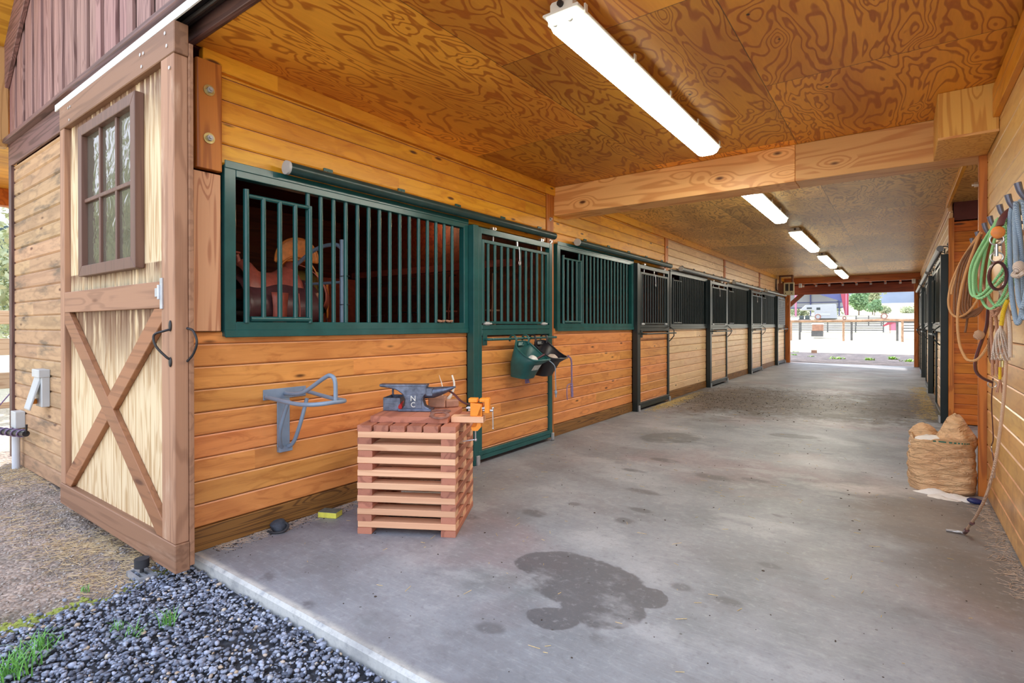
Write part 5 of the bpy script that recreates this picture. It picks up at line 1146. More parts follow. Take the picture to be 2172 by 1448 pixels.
# ---------------------------------------------------------------- lime sack
B_ = thing('lime_sack', 'big tan feed sack of white lime standing open against the alcove post', 'sack', (3.405, 3.90, 0.0))
nt_, nz_ = 64, 22
def sack_pt(a, h):
    ex = 0.62; c_, s_ = math.cos(a), math.sin(a)
    X = math.copysign(abs(c_) ** ex, c_); Y = math.copysign(abs(s_) ** ex, s_)
    bul = 1.0 - 0.05 * h * h + 0.03 * math.sin(h * PI) - 0.02
    if h < 0.08: bul *= 0.96 + 0.5 * h
    z = h * (0.375)
    w_ = 0.006 * math.sin(z * 95 + 2.5 * math.sin(a * 2) + 3 * mn.noise((a, z * 6, 2))) * (0.3 + 0.7 * abs(math.sin(a * 1.3 + 1)))
    d = 1 + 0.06 * mn.noise((X * 2, Y * 2, h * 2.5))
    return Vector(((0.203 * bul * X) * d + w_ * X, (0.165 * bul * Y) * d + w_ * Y, z))
def rim_h(a):
    h = 0.075
    h += 0.165 * math.exp(-((a - R(30)) / R(42)) ** 2) + 0.165 * math.exp(-((a - R(390)) / R(42)) ** 2)
    h += 0.055 * math.exp(-((a - R(155)) / R(34)) ** 2)
    h -= 0.05 * math.exp(-((a - R(105)) / R(18)) ** 2)
    h -= 0.085 * math.exp(-((a - R(232)) / R(34)) ** 2)
    h -= 0.0
    return h
g = []
for i in range(nz_ + 1): g.append([sack_pt(2 * PI * k / nt_, i / nz_) for k in range(nt_)])
for i in range(1, 5):
    row = []
    for k in range(nt_):
        a = 2 * PI * k / nt_; t_ = i / 4; p = sack_pt(a, 1.0)
        dip = 0.02 - 0.085 * math.exp(-((a - R(228)) / R(38)) ** 2)
        row.append(Vector((p.x * (1 - 0.13 * t_ * t_), p.y * (1 - 0.13 * t_ * t_), p.z + dip * t_ + 0.03 * math.sin(t_ * PI) + 0.012 * mn.noise((p.x * 20, p.y * 20, i * 0.7)))))
    g.append(row)
row = [Vector((q.x * 0.93, q.y * 0.93, q.z - 0.05)) for q in g[-1]]; g.append(row)
m = MB(); b_ = len(g); m.v = [tuple(p) for r_ in g for p in r_]
m.f = [(i * nt_ + k, i * nt_ + (k + 1) % nt_, (i + 1) * nt_ + (k + 1) % nt_, (i + 1) * nt_ + k) for i in range(b_ - 1) for k in range(nt_)] + [tuple(range(nt_))]; m.mi = [0] * len(m.f)
m.build('sack_cloth', M['sack'], B_, smooth=True, solid=0.003, angle=70)
m = MB(); m.sphere((-0.035, -0.02, 0.335), 0.165, 14, (1.0, 0.82, 0.42)); m.v = [(x, y, z + 0.010 * mn.noise((x * 30, y * 30, 1))) for x, y, z in m.v]; m.build('lime_fill', M['powder'], B_, smooth=True)
def lump(cx, cy, cz, rx, ry, rz_, tip, seed):
    m = MB(); m.sphere((0, 0, 0), 1.0, 22)
    out = []
    for x, y, z in m.v:
        a = math.atan2(y, x); k = 1.0 - tip * max(0.0, z)
        f = 1 + 0.16 * mn.noise((x * 1.6 + seed, y * 1.6, z * 1.6)) + 0.09 * math.sin(a * 5 + 3 * z + seed) * (0.4 + 0.6 * max(0, z)) + 0.06 * mn.noise((x * 5, y * 5 + seed, z * 5))
        out.append((cx + rx * x * k * f, cy + ry * y * k * f, cz + rz_ * z * (1 + 0.1 * mn.noise((x * 3, y * 3, seed)))))
    m.v = out; return m
lump(0.085, 0.0, 0.395, 0.115, 0.145, 0.185, 0.42, 2.0).build('gathered_top', M['sack'], B_, smooth=True, angle=80)
lump(-0.105, 0.085, 0.395, 0.088, 0.080, 0.085, 0.15, 7.0).build('folded_top', M['sack'], B_, smooth=True, angle=80)
m = MB()
for j in range(9):
    a = R(262 + j * 6.0); p = sack_pt(a, 1.0) * 1.0; q = sack_pt(a + R(3.6), 1.0)
    m.sheet([[p * 1.012, q * 1.012], [p * 1.012 + Vector((0, 0, 0.010)), q * 1.012 + Vector((0, 0, 0.010))]])
m.build('green_printed_stripe', plain('green_print', (0.03, 0.14, 0.10), 0.6), B_, solid=0.001)
# spilled lime
m = MB(); N_ = 26; top = []
def blob(cx, cy, rx, ry, h, seed, n1=8, n2=26):
    vs = [(cx, cy, h)]; fs = []
    for i in range(1, n1 + 1):
        for k in range(n2):
            a = 2 * PI * k / n2; t_ = i / n1; w1 = 1 + 0.35 * mn.noise((math.cos(a) * 2 + seed, math.sin(a) * 2, seed)) + 0.15 * mn.noise((math.cos(a) * 6, math.sin(a) * 6, seed))
            vs.append((cx + rx * t_ * w1 * math.cos(a), cy + ry * t_ * w1 * math.sin(a), max(0.0005, h * (1 - t_ ** 1.6) + 0.006 * mn.noise((cx + t_ * 9, a * 4, seed)) * (1 - t_))))
    fs += [(0, 1 + k, 1 + (k + 1) % n2) for k in range(n2)]
    fs += [(1 + (i - 1) * n2 + k, 1 + i * n2 + k, 1 + i * n2 + (k + 1) % n2, 1 + (i - 1) * n2 + (k + 1) % n2) for i in range(1, n1) for k in range(n2)]
    return vs, fs
for args in ((3.36, 3.71, 0.11, 0.055, 0.04, 1.0), (3.46, 3.67, 0.13, 0.055, 0.03, 2.0), (3.55, 3.64, 0.10, 0.05, 0.026, 3.0), (3.38, 3.63, 0.07, 0.05, 0.014, 4.0), (3.29, 3.71, 0.06, 0.03, 0.012, 5.0), (3.44, 3.60, 0.06, 0.03, 0.008, 6.0)):
    m.add(*blob(*args))
tag(m.build('spilled_lime', M['powder'], None, smooth=True, angle=80), 'white lime powder spilled on the floor before the sack', 'powder', kind='stuff')
m = MB(); m.sphere((0, 0, 0), 0.04, 10, (1.2, 0.7, 0.5)); o = m.build('scoop', M['bluescoop'], None, smooth=True); o.location = (3.575, 3.585, 0.022); o.rotation_euler = (0.1, 0.1, 0.2); tag(o, 'dark blue plastic scoop half covered by the spilled lime', 'scoop')

# ---------------------------------------------------------------- litter by the left wall
m = MB(); m.sphere((0, 0, 0), 0.05, 12, (1.0, 1.0, 0.75)); m.v = [(x * (1 + 0.5 * mn.noise((x * 22 + 3, y * 22, z * 22))), y * (1 + 0.5 * mn.noise((x * 22, y * 22 + 8, z * 22))), max(-0.03, z * (1 + 0.4 * mn.noise((x * 18, y * 18, z * 18))))) for x, y, z in m.v]
t = thing('dropped_glove', 'crumpled dark blue work glove dropped against the baseboard', 'glove', (0.075, 0.47, 0.031))
m.build('glove_cloth', M['cloth'], t, smooth=True, angle=70)
m = MB(); m.tube(smoothpath([(0.02, 0.02, 0.02), (0.05, 0.03, 0.0), (0.06, -0.01, -0.022), (0.03, -0.05, -0.024), (-0.02, -0.06, -0.024)]), 0.008, 8); m.build('cuff_strap', M['rubber'], t, smooth=True)
t = thing('yellow_carton', 'small flattened yellow and black carton beside the anvil stand', 'carton', (0.12, 0.80, 0.001), 0.42)
m = MB(); m.box(-0.065, 0.065, -0.04, 0.04, 0.0, 0.035); m.build('carton_side', M['yellowbox'], t, bevel=0.002)
m = MB(); m.box(-0.064, 0.064, -0.039, 0.039, 0.0352, 0.0372); m.build('carton_top', M['cartongrey'], t)
def scatter(name, mat, n, fn, r0, r1, label, cat, long=False, seed=1, h=0.004):
    rr = random.Random(seed); m = MB()
    for _ in range(n):
        x, y, z = fn(rr)
        if long:
            a = rr.uniform(0, PI); L = rr.uniform(r0, r1); t_ = rr.uniform(-0.25, 0.25); d = Vector((math.cos(a) * L, math.sin(a) * L, L * t_ * 0.5)); c0 = Vector((x, y, z + abs(d.z) + 0.001))
            m.tube([c0 - d, c0 + d], 0.0012, 3, caps=False)
        else:
            r = r0 + (r1 - r0) * rr.random() ** 2.5; m.sphere((x, y, z + r * 0.3), r, 3, (rr.uniform(0.7, 1.6), rr.uniform(0.7, 1.6), rr.uniform(0.3, 0.7)))
    return tag(m.build(name, mat, None), label, cat, kind='stuff')
def g_(rr, s_): return max(-2.2 * s_, min(2.2 * s_, rr.gauss(0, s_)))
scatter('loose_straw', M['straw2'], 700, lambda rr: (0.012 + abs(g_(rr, 0.05)), rr.uniform(0.12, 1.6), 0.0), 0.008, 0.035, 'grey straw chaff along the foot of the tack room wall', 'straw', True, 1)
scatter('loose_straw', M['straw'], 900, lambda rr: (0.10 + abs(g_(rr, 0.10)), 6.05 + abs(g_(rr, 0.7)) + rr.uniform(0, 1.3), 0.0), 0.01, 0.05, 'golden straw spread below the second stall door', 'straw', True, 2)
scatter('loose_straw', M['straw2'], 420, lambda rr: (3.65 - abs(g_(rr, 0.05)), rr.uniform(2.0, 3.6), 0.0), 0.008, 0.035, 'chaff along the foot of the rope wall', 'straw', True, 3)
scatter('loose_straw', M['straw'], 700, lambda rr: (3.56 - abs(g_(rr, 0.12)), 7.6 + rr.uniform(0, 4.5), 0.0), 0.01, 0.05, 'straw below the stall doors across the aisle', 'straw', True, 4)
scatter('loose_straw', M['straw'], 350, lambda rr: (rr.uniform(0.2, 3.4), rr.uniform(0.3, 10.5), 0.0), 0.005, 0.03, 'single straws scattered over the concrete', 'straw', True, 5)
scatter('dung_crumbs', M['dung'], 1500, lambda rr: (0.15 + abs(rr.gauss(0, 1.1)) % 3.3, 8.2 + rr.gauss(0, 0.9), 0.0), 0.0025, 0.009, 'dark dung crumbs trodden over the middle of the aisle', 'dung', False, 6)
scatter('wood_crumbs', M['dung'], 500, lambda rr: (0.012 + abs(g_(rr, 0.06)), rr.uniform(0.1, 1.9), 0.0), 0.002, 0.006, 'dark crumbs along the tack room baseboard', 'crumbs', False, 7)
scatter('wood_crumbs', M['dung'], 220, lambda rr: (rr.uniform(0.1, 3.5), rr.uniform(0.1, 5.0), 0.0), 0.002, 0.006, 'dark crumbs sprinkled over the concrete floor', 'crumbs', False, 8)

# ---------------------------------------------------------------- tack room contents
def saddle(label, loc, rz, m1, m2, m3, cant=0.12):
    t = thing('saddle', label, 'saddle', loc, rz); t.scale = (0.78, 0.78, 0.78)
    # local y along the horse, pommel at -y; x across; z up
    ny, nx = 21, 17
    def top(y):
        return 0.02 + 0.09 * math.exp(-((y + 0.22) / 0.07) ** 2) + 0.06 * math.exp(-((y - 0.20) / 0.09) ** 2) - 0.01 * math.cos(y * 8)
    g = []
    for i in range(ny):
        y = -0.30 + 0.56 * i / (ny - 1); row = []
        for k in range(nx):
            a = R(-95 + 190 * k / (nx - 1)); r = 0.155 + 0.05 * abs(math.sin(a)) ; row.append((r * math.sin(a), y, top(y) * max(0.2, math.cos(a)) + r * 1.05 * (math.cos(a) - 1)))
        g.append(row)
    m = MB(); m.sheet(g); m.build('seat', m1, t, solid=0.012, smooth=True)
    g = []
    for i in range(13):
        y = -0.36 + 0.78 * i / 12; row = []
        for k in range(17):
            a = R(-112 + 224 * k / 16); r = 0.20 + 0.085 * abs(math.sin(a)) + 0.02 * math.sin(y * 9); row.append((r * math.sin(a), y, -0.03 + r * 1.05 * (math.cos(a) - 1) - 0.05 * abs(y) * abs(math.sin(a))))
        g.append(row)
    m = MB(); m.sheet(g); m.build('skirt', m2, t, solid=0.010, smooth=True)
    m = MB(); m.tube([(0, -0.25, 0.05), (0, -0.265, 0.115), (0, -0.28, 0.15)], [0.028, 0.018, 0.020], 12); m.sphere((0, -0.285, 0.165), 0.038, 10, (1, 1, 0.35)); m.build('horn', m1, t, smooth=True)
    g = []
    for i in range(9):
        q = i / 8; row = []
        for k in range(21):
            a = R(-8 + 196 * k / 20); r = cant * q; row.append((r * 1.05 * math.cos(a), 0.20 + 0.05 * q, 0.03 + r * math.sin(a) * 1.15))
        g.append(row)
    m = MB(); m.sheet(g); m.build('cantle', m3, t, solid=0.012, smooth=True)
    m = MB(); m.tube([(cant * 1.05 * math.cos(a), 0.25, 0.03 + cant * 1.15 * math.sin(a)) for a in np.linspace(R(-5), R(185), 21)], 0.009, 8); m.build('cantle_roll', m3, t, smooth=True)
    for sx_ in (-1, 1):
        g = []
        for i in range(7):
            z = -0.18 - 0.36 * i / 6; wd = 0.085 - 0.03 * i / 6; g.append([(sx_ * (0.285 + 0.01 * math.sin(i)), -0.06 - wd, z), (sx_ * 0.30, -0.06, z), (sx_ * 0.285, -0.06 + wd, z)])
        m = MB(); m.sheet(g); m.build('fender', m1, t, solid=0.008, smooth=True)
        m = MB(); m.tube(smoothpath([(sx_ * 0.295, 0.10, -0.2), (sx_ * 0.30, 0.11, -0.35), (sx_ * 0.295, 0.10, -0.55)]), 0.008, 6, flat=0.4); m.tube(smoothpath([(sx_ * 0.295, 0.13, -0.18), (sx_ * 0.305, 0.135, -0.35), (sx_ * 0.295, 0.125, -0.5)]), 0.006, 6, flat=0.4); m.build('saddle_strings', m1, t, smooth=True)
        m = MB(); m.tube([(sx_ * 0.285, -0.06 + 0.055 * math.cos(a), -0.62 + 0.065 * math.sin(a)) for a in np.linspace(0, 2 * PI, 19)[:-1]], 0.012, 8, closed=True, flat=0.6); m.build('stirrup', M['leather'], t, smooth=True)
    return t
M['fleece'] = plain('yellow_fleece', (0.58, 0.40, 0.10), 0.95, 0, 0.25, 60, 0.4)
saddle('dark red leather saddle with a horn behind the small feed door', (-0.52, 0.72, 1.62), 0.10, M['red_leather'], M['leather'], M['red_leather'], 0.09)
saddle('orange tooled leather saddle with a tall round back, inside the tack room', (-0.82, 1.16, 1.74), R(-124), M['tan_leather'], M['red_leather'], M['tan_leather'], 0.19)
for k, (x, y) in enumerate(((-0.52, 0.72), (-0.82, 1.16))):
    t = thing('saddle_stand', ['black pipe stand under the dark red saddle', 'black pipe stand under the orange saddle'][k], 'saddle stand', (x, y, -0.01))
    m = MB(); m.tube([(0, -0.22, 1.40), (0, 0.24, 1.40)], 0.035, 12); m.build('rest_pipe', M['iron'], t, smooth=True)
    m = MB(); m.cyl((0, 0, 0), (0, 0, 1.40), 0.025, 12); m.build('pole', M['iron'], t, smooth=True)
    m = MB(); m.box(-0.2, 0.2, -0.03, 0.03, 0, 0.02); m.box(-0.03, 0.03, -0.25, 0.25, 0, 0.02); m.build('foot', M['iron'], t)
o = MB().cyl((0, 0, 0), (0, 0, 0.74), 0.016, 14).build('fixed_rack_pipe', M['rackgrey'], None, smooth=True); o.location = (-0.05, 1.02, 1.12)
t = thing('saddle_arm_rack', 'blue-grey pipe saddle arm strapped to the bars of the tack room grille', 'saddle arm', (0, 0, 0)); o.parent = t; o.name = 'upright_pipe'
m = MB(); m.tube(smoothpath([(-0.05, 1.02, 1.80), (-0.12, 1.0, 1.83), (-0.30, 0.95, 1.79), (-0.62, 0.92, 1.62)]), 0.014, 10); m.tube([(-0.05, 1.02, 1.56), (-0.62, 0.98, 1.56)], 0.010, 8); m.build('arm', M['rackgrey'], t, smooth=True)
for z in (1.40, 1.60):
    m = MB(); m.tube([(-0.025 + 0.045 * math.cos(a), 1.025 + 0.025 * math.sin(a), z) for a in np.linspace(0, 2 * PI, 17)[:-1]], 0.0025, 6, closed=True); m.build('strap_tie', M['iron'], t, smooth=True)
g = [[(-0.75 + 0.10 * math.cos(a), 0.98 + 0.30 * k / 6, 1.66 + 0.28 * (math.sin(a)) - 0.25) for a in np.linspace(0, PI, 13)] for k in range(7)]
m = MB(); m.sheet(g); tag(m.build('fleece_pad', M['fleece'], None, solid=0.02, smooth=True), 'yellow fleece saddle pad under the orange saddle', 'saddle pad')
t = thing('wall_bulb', 'small warm bulb in the tack room seen over the door grille', 'light bulb', (-1.6, 3.52, 2.60))
m = MB(); m.sphere((0, 0, 0), 0.05, 10, (1, 1, 1)); m.build('bulb', M['bulb'], t, smooth=True)
m = MB(); m.cyl((0, 0, 0.04), (0, 0, 0.20), 0.035, 14); m.build('socket', M['white'], t, smooth=True)
bl_d = bpy.data.lights.new('bulb_light', 'POINT'); bl_d.energy = 3; bl_d.color = (1.0, 0.55, 0.28); bl_d.shadow_soft_size = 0.06
bl_o = bpy.data.objects.new('bulb_light', bl_d); col.objects.link(bl_o); bl_o.location = (-1.6, 3.40, 2.50)
m = MB(); m.box(-3.2, -0.4, 3.50, 3.58, 1.92, 2.00); m.box(-3.2, -3.12, 2.2, 3.5, 1.0, 1.9); tag(m.build('tack_shelf', M['red_leather'], None), 'dark red shelf board on the back wall of the tack room', 'shelf')
def halter(label, loc, mat):
    t = thing('hanging_halter', label, 'halter', loc)
    m = MB(); m.tube(smoothpath([(0, 0, 0), (-0.06, 0.07, -0.25), (-0.05, 0.1, -0.5), (0.0, 0.03, -0.65), (0.05, -0.08, -0.5), (0.05, -0.06, -0.25), (0, 0, 0)], 6), 0.012, 6, flat=0.5); m.build('head_strap', mat, t, smooth=True)
    m = MB(); m.tube([(0.06 * math.cos(a), 0.1 * math.sin(a), -0.42) for a in np.linspace(0, 2 * PI, 17)[:-1]], 0.010, 6, closed=True); m.build('noseband', mat, t, smooth=True)
    m = MB(); m.cyl((0, -0.01, 0), (0, 0.10, 0.02), 0.008, 8); m.build('peg', M['iron'], t, smooth=True)
for k, (x, y, z) in enumerate(((-1.2, 3.39, 1.84), (-1.9, 3.39, 1.84), (-0.55, 3.39, 1.84), (-2.6, 3.48, 1.8))):
    halter('%s hanging on the tack room back wall' % ['brown halter, second from the door,', 'black halter, third from the door,', 'pinkish halter closest to the door,', 'dark halter farthest from the door,'][k], (x, y, z), [M['red_leather'], M['iron'], M['rope_pink'], M['leather']][k])

# ---------------------------------------------------------------- heater and sensors at the far end
t = thing('radiant_heater', 'brown boxy heater with cream front panel slung from the ceiling', 'heater', (0.42, 17.0, 2.42), 0)
m = MB(); m.box(-0.34, -0.02, 0.0, 0.42, -0.20, 0.13); m.build('heater_body', M['heaterbrown'], t, bevel=0.01)
m = MB(); m.box(-0.17, 0.12, -0.05, -0.005, -0.25, 0.14); m.build('front_panel', M['heatercream'], t, bevel=0.006)
for x in (-0.125, 0.0):
    m = MB(); m.box(x, x + 0.09, -0.056, -0.049, -0.12, 0.10); m.build('grille_opening', M['iron'], t)
for x in (-0.12, 0.05):
    m = MB(); m.cyl((x, -0.06, -0.19), (x, -0.049, -0.19), 0.016, 12); m.build('knob', M['iron'], t)
m = MB(); m.box(-0.33, -0.29, 0.1, 0.3, -0.1, 0.36); m.box(-0.33, 0.06, 0.1, 0.3, 0.34, 0.378); m.box(0.02, 0.06, 0.1, 0.3, 0.12, 0.36); m.build('bracket', M['heaterbrown'], t, bevel=0.004)
m = MB(); m.tube(smoothpath([(-0.40, 0.05, 0.28), (-0.40, 0.05, -0.02), (-0.36, 0.05, -0.10), (-0.32, 0.08, -0.12)]), 0.012, 8); m.build('conduit', M['iron'], t, smooth=True)
for x, lab in ((0.51, 'small white sensor box under the end lintel near the heater'), (3.49, 'small white sensor box under the end lintel beside the far post')):
    t = thing('sensor_box', lab, 'sensor', (x, 18.42, 2.50))
    m = MB(); m.box(-0.045, 0.045, -0.03, 0.04, -0.02, 0.115); m.build('case', M['white'], t, bevel=0.008)
    for z in (0.02, 0.05, 0.08): q = MB(); q.box(-0.03, 0.03, -0.034, -0.029, z, z + 0.012); q.build('vent', M['galv'], t)


# ---------------------------------------------------------------- crushed stone before the slab
def ico():
    bm = bmesh.new(); bmesh.ops.create_icosphere(bm, subdivisions=1, radius=1.0); v = np.array([x.co[:] for x in bm.verts]); f = np.array([[q.index for q in x.verts] for x in bm.faces]); bm.free(); return v, f
IV, IF = ico()
def stones(name, n, place, smin, smax, label, seed, mat):
    r = np.random.default_rng(seed); P = []
    while len(P) < n:
        p = place(r)
        if p is not None: P.append(p)
    P = np.array(P); k = len(IV)
    size = smin + (smax - smin) * r.random(n) ** 1.8
    sc3 = np.stack([size * r.uniform(0.75, 1.35, n), size * r.uniform(0.6, 1.0, n), size * r.uniform(0.4, 0.8, n)], 1)
    base = IV[None] * (1 + r.uniform(-0.30, 0.30, (n, k, 1))) * sc3[:, None]
    ax = r.normal(size=(n, 3)) * 0.35; ax[:, 2] = r.uniform(0, 6.28, n)
    cz, sz = np.cos(ax[:, 2]), np.sin(ax[:, 2]); cx, sx_ = np.cos(ax[:, 0]), np.sin(ax[:, 0])
    x, y, z = base[..., 0], base[..., 1], base[..., 2]
    y, z = y * cx[:, None] - z * sx_[:, None], y * sx_[:, None] + z * cx[:, None]
    x, y = x * cz[:, None] - y * sz[:, None], x * sz[:, None] + y * cz[:, None]
    V = np.stack([x, y, z], -1) + P[:, None]
    F = IF[None] + (np.arange(n) * k)[:, None, None]
    me = bpy.data.meshes.new(name); me.vertices.add(n * k); me.vertices.foreach_set('co', V.reshape(-1).astype('f'))
    nf = n * len(IF); me.loops.add(nf * 3); me.loops.foreach_set('vertex_index', F.reshape(-1).astype('i'))
    me.polygons.add(nf); me.polygons.foreach_set('loop_start', np.arange(0, nf * 3, 3, dtype='i')); me.polygons.foreach_set('loop_total', np.full(nf, 3, dtype='i'))
    at = me.attributes.new('tone', 'FLOAT', 'POINT'); at.data.foreach_set('value', np.repeat(r.random(n), k).astype('f'))
    me.update(calc_edges=True); me.validate(); me.materials.append(mat)
    o = bpy.data.objects.new(name, me); col.objects.link(o); return tag(o, label, 'gravel', kind='stuff')
def edge_x(y): return float(np.interp(y, [-2.0, -0.8, -0.4, -0.2, 0.0], [-0.15, 0.0, 0.05, -0.04, -0.13]))
def place_g(r):
    x, y = r.uniform(-0.3, 3.8), -abs(r.uniform(0.0, 1.75))
    e_ = x - edge_x(y) - 0.05 * mn.noise((y * 9, x * 5, 0))
    if e_ < 0 and r.random() > math.exp(e_ * 22) * 0.6: return None
    if y > -0.012: return None
    if ((x - 0.95) / 0.20) ** 2 + ((y + 0.19) / 0.09) ** 2 < 0.8 and r.random() < 0.55: return None
    z = -0.080 + 0.012 * mn.noise((x * 5, y * 5, 2)) + r.uniform(0, 0.016) + 0.022 * math.exp(y / 0.12)
    return (x, y, z)
m = MB(); nx_, ny_ = 60, 40
m.v = [(x, y, -0.088 + 0.008 * mn.noise((x * 5, y * 5, 2)) + 0.02 * math.exp(y / 0.12)) for x in np.linspace(0.0, 3.9, nx_) for y in np.linspace(-1.85, -0.001, ny_)]
m.f = [(i * ny_ + j, (i + 1) * ny_ + j, (i + 1) * ny_ + j + 1, i * ny_ + j + 1) for i in range(nx_ - 1) for j in range(ny_ - 1)]; m.mi = [0] * len(m.f)
struct(m.build('gravel_bed', M['fill'], smooth=True))
stones('gravel_stones', 34000, place_g, 0.005, 0.0145, 'bluish grey crushed stone lying before the concrete slab', 5, M['stone'])
def place_s(r):
    x, y = r.uniform(-3.9, 0.05), r.uniform(-1.5, 0.0)
    if mn.noise((x * 1.7, y * 1.7, 4)) < -0.25: return None
    return (x, y, fz_near(x, y) + 0.002)
stones('grit', 5200, place_s, 0.003, 0.010, 'pale grit and small pebbles on the bare soil beside the barn door', 6, M['grit'] if 'grit' in M else M['stone'])

def tuft(name, label, cat, loc, n, hgt, spread, mat, width=0.004, seed=0, lean=0.6):
    r = random.Random(seed); m = MB()
    for _ in range(n):
        a = r.uniform(0, 2 * PI); b = r.uniform(0, 2 * PI); x, y = spread * r.random() * math.cos(a), spread * r.random() * math.sin(a)
        h = hgt * r.uniform(0.5, 1.0); ln = lean * h * r.uniform(0.2, 1.1); d = Vector((math.cos(b), math.sin(b), 0)); sd = Vector((-d.y, d.x, 0)) * width
        p0 = Vector((x, y, 0)); pts = [p0 + d * ln * t * t + Vector((0, 0, h * (t - 0.25 * t * t))) for t in (0, 0.35, 0.7, 1.0)]
        ws = (1.0, 0.9, 0.6, 0.08)
        m.sheet([[p - sd * w_, p + sd * w_] for p, w_ in zip(pts, ws)])
    o = m.build(name, mat, None, smooth=True, angle=80); o.location = loc; return tag(o, label, cat)
tuft('grass_tuft', 'upright green grass tuft growing in the middle of the crushed stone', 'grass tuft', (0.53, -0.32, -0.075), 34, 0.11, 0.035, M['grass'], 0.0022, 1)
tuft('grass_tuft', 'low spreading green tuft beside the upright tuft in the crushed stone', 'grass tuft', (0.50, -0.44, -0.075), 26, 0.07, 0.05, M['grass'], 0.002, 2, 1.2)
tuft('grass_tuft', 'thin wispy grass tuft in the stone nearest the soil', 'grass tuft', (0.39, -0.46, -0.075), 22, 0.06, 0.03, M['grass'], 0.0015, 3, 1.0)
tuft('grass_tuft', 'thick bright green clump of grass at the stone edge by the soil', 'grass tuft', (0.40, -0.80, -0.08), 90, 0.12, 0.09, M['grass'], 0.0028, 4, 0.8)
tuft('grass_tuft', 'bright green grass clump just above the thick clump at the soil edge', 'grass tuft', (0.28, -0.70, -0.08), 60, 0.09, 0.08, M['grass'], 0.0026, 5, 0.9)
tuft('grass_tuft', 'small green tuft on the mossy seam between soil and stone', 'grass tuft', (-0.17, -0.42, -0.085), 14, 0.06, 0.03, M['grass'], 0.0018, 6)
def moss(r):
    t_ = r.random(); y = -1.0 + t_ * 0.95; return edge_x(y) - 0.04 + r.gauss(0, 0.035), y
m = MB(); rr = random.Random(3)
for _ in range(1400):
    x, y = moss(rr)
    if mn.noise((x * 8, y * 8, 9)) < -0.05: continue
    m.sphere((x, y, fz_near(x, y) + 0.002), rr.uniform(0.004, 0.011), 3, (1.2, 1.2, 0.6))
tag(m.build('moss_patch', M['moss'], None), 'yellow-green moss creeping along the seam of soil and stone', 'moss', kind='stuff')
M['drygrass'] = plain('dry_grass', srgb(206, 180, 138), 0.85, 0, 0.25, 30)
def dry(rr):
    c0 = rr.choice([(-0.75, -0.17, 0.16), (-0.85, -0.30, 0.18), (-0.3, -0.14, 0.12), (-2.9, -0.1, 0.25), (-3.3, -0.12, 0.2), (-0.25, -0.35, 0.15), (-1.6, -0.35, 0.3)])
    x, y = c0[0] + rr.gauss(0, c0[2]), min(-0.02, c0[1] + rr.gauss(0, c0[2] * 0.5)); return x, y, fz_near(x, y) + 0.004
scatter('dry_grass', M['drygrass'], 1700, dry, 0.01, 0.045, 'dry straw coloured grass blades scattered on the soil by the door', 'dry grass', True, 11)

# ---------------------------------------------------------------- yard and beyond
for k, (x, y, h_) in enumerate(((-0.55, 24.6, 0.14), (1.20, 22.6, 0.20), (2.25, 22.4, 0.22), (2.95, 23.4, 0.24), (3.45, 22.3, 0.20), (0.2, 23.8, 0.12), (-0.9, 27.5, 0.12))):
    tuft('weed_plant', ['small pale green weed by the shadowed gravel near the heater side', 'broad bright green weed clump beside the dark wooden block', 'upright leafy weed in the middle of the yard opening', 'tall leafy weed toward the far post', 'dense green weed at the foot of the far post', 'flat thin weed between block and broad clump', 'pale weed tuft behind the dark wooden block'][k],
         'weed', (x, y, -0.10), 60, h_, 0.28 if k in (1, 4) else 0.16, M['weed'], 0.025, 20 + k, 0.9)
m = MB(); m.cbox(-0.11, 0.11, -0.08, 0.08, -0.02, 0.17, 0.01, 'X'); o = m.build('wood_block', M['railwood'], None); o.location = (-0.05, 26.9, -0.08); tag(o, 'dark wooden block lying alone on the bright yard', 'wood block')
# hitching rail
t = thing('hitching_rail', 'long peeled log rail on posts across the sunlit yard', 'hitching rail', (0, 54.0, -0.2))
m = MB(); m.tube([(-9, 0, 1.83), (-4, 0.02, 1.80), (0, 0, 1.82), (2.2, 0, 1.90), (3.2, 0.02, 1.86), (9, 0, 1.80)], 0.11, 10); m.build('log_rail', M['railwood'], t, smooth=True)
for x in (-8.5, -5.0, -4.4, -0.85, -0.30, 3.0, 3.35, 7.5):
    dy = 0.9 if x in (-4.4, -0.30, 3.0) else 0.0
    m = MB(); m.cyl((x, dy, -0.1), (x, dy, 1.78), 0.095, 10); m.build('post', M['farfence'] if dy else M['railwood'], t, smooth=True)
m = MB(); m.tube([(-9, 0.9, 1.70), (9, 0.9, 1.74)], 0.06, 8); m.build('second_rail', M['farfence'], t, smooth=True)
for k, (x, lab) in enumerate(((2.1, 'rusty wheel rim standing on the log rail by the round tree'), (-2.82, 'rusty wheel rim on the log rail in front of the camper'), (-0.78, 'small rusty ring on the log rail by the red column'))):
    m = MB(); m.tube([((0.21 if k < 2 else 0.12) * math.cos(a), 0, (0.21 if k < 2 else 0.12) * math.sin(a)) for a in np.linspace(0, 2 * PI, 21)[:-1]], 0.045, 8, closed=True); o = m.build('wheel_rim', M['rust'], None, smooth=True); o.location = (x, 54.0, 2.00 if k < 2 else 1.86); tag(o, lab, 'wheel rim')
def pen(label, x0, x1, y, zb, n, h, posts):
    t = thing('pen_fence', label, 'fence', (0, y, zb))
    for k in range(n):
        z = h * (k + 0.5) / n; m = MB(); m.box(x0, x1, -0.03, 0.03, z, z + 0.10); m.build('fence_rail', M['farfence'], t)
    for p in posts: m = MB(); m.box(p - 0.06, p + 0.06, -0.05, 0.05, -0.2, h + 0.1); m.build('post', M['farfence'], t)
pen('grey rail fence of the pen behind the log rail and camper', -9.0, 1.9, 64.0, 0.55, 5, 1.1, (-8, -5.5, -3, -0.5, 1.85))
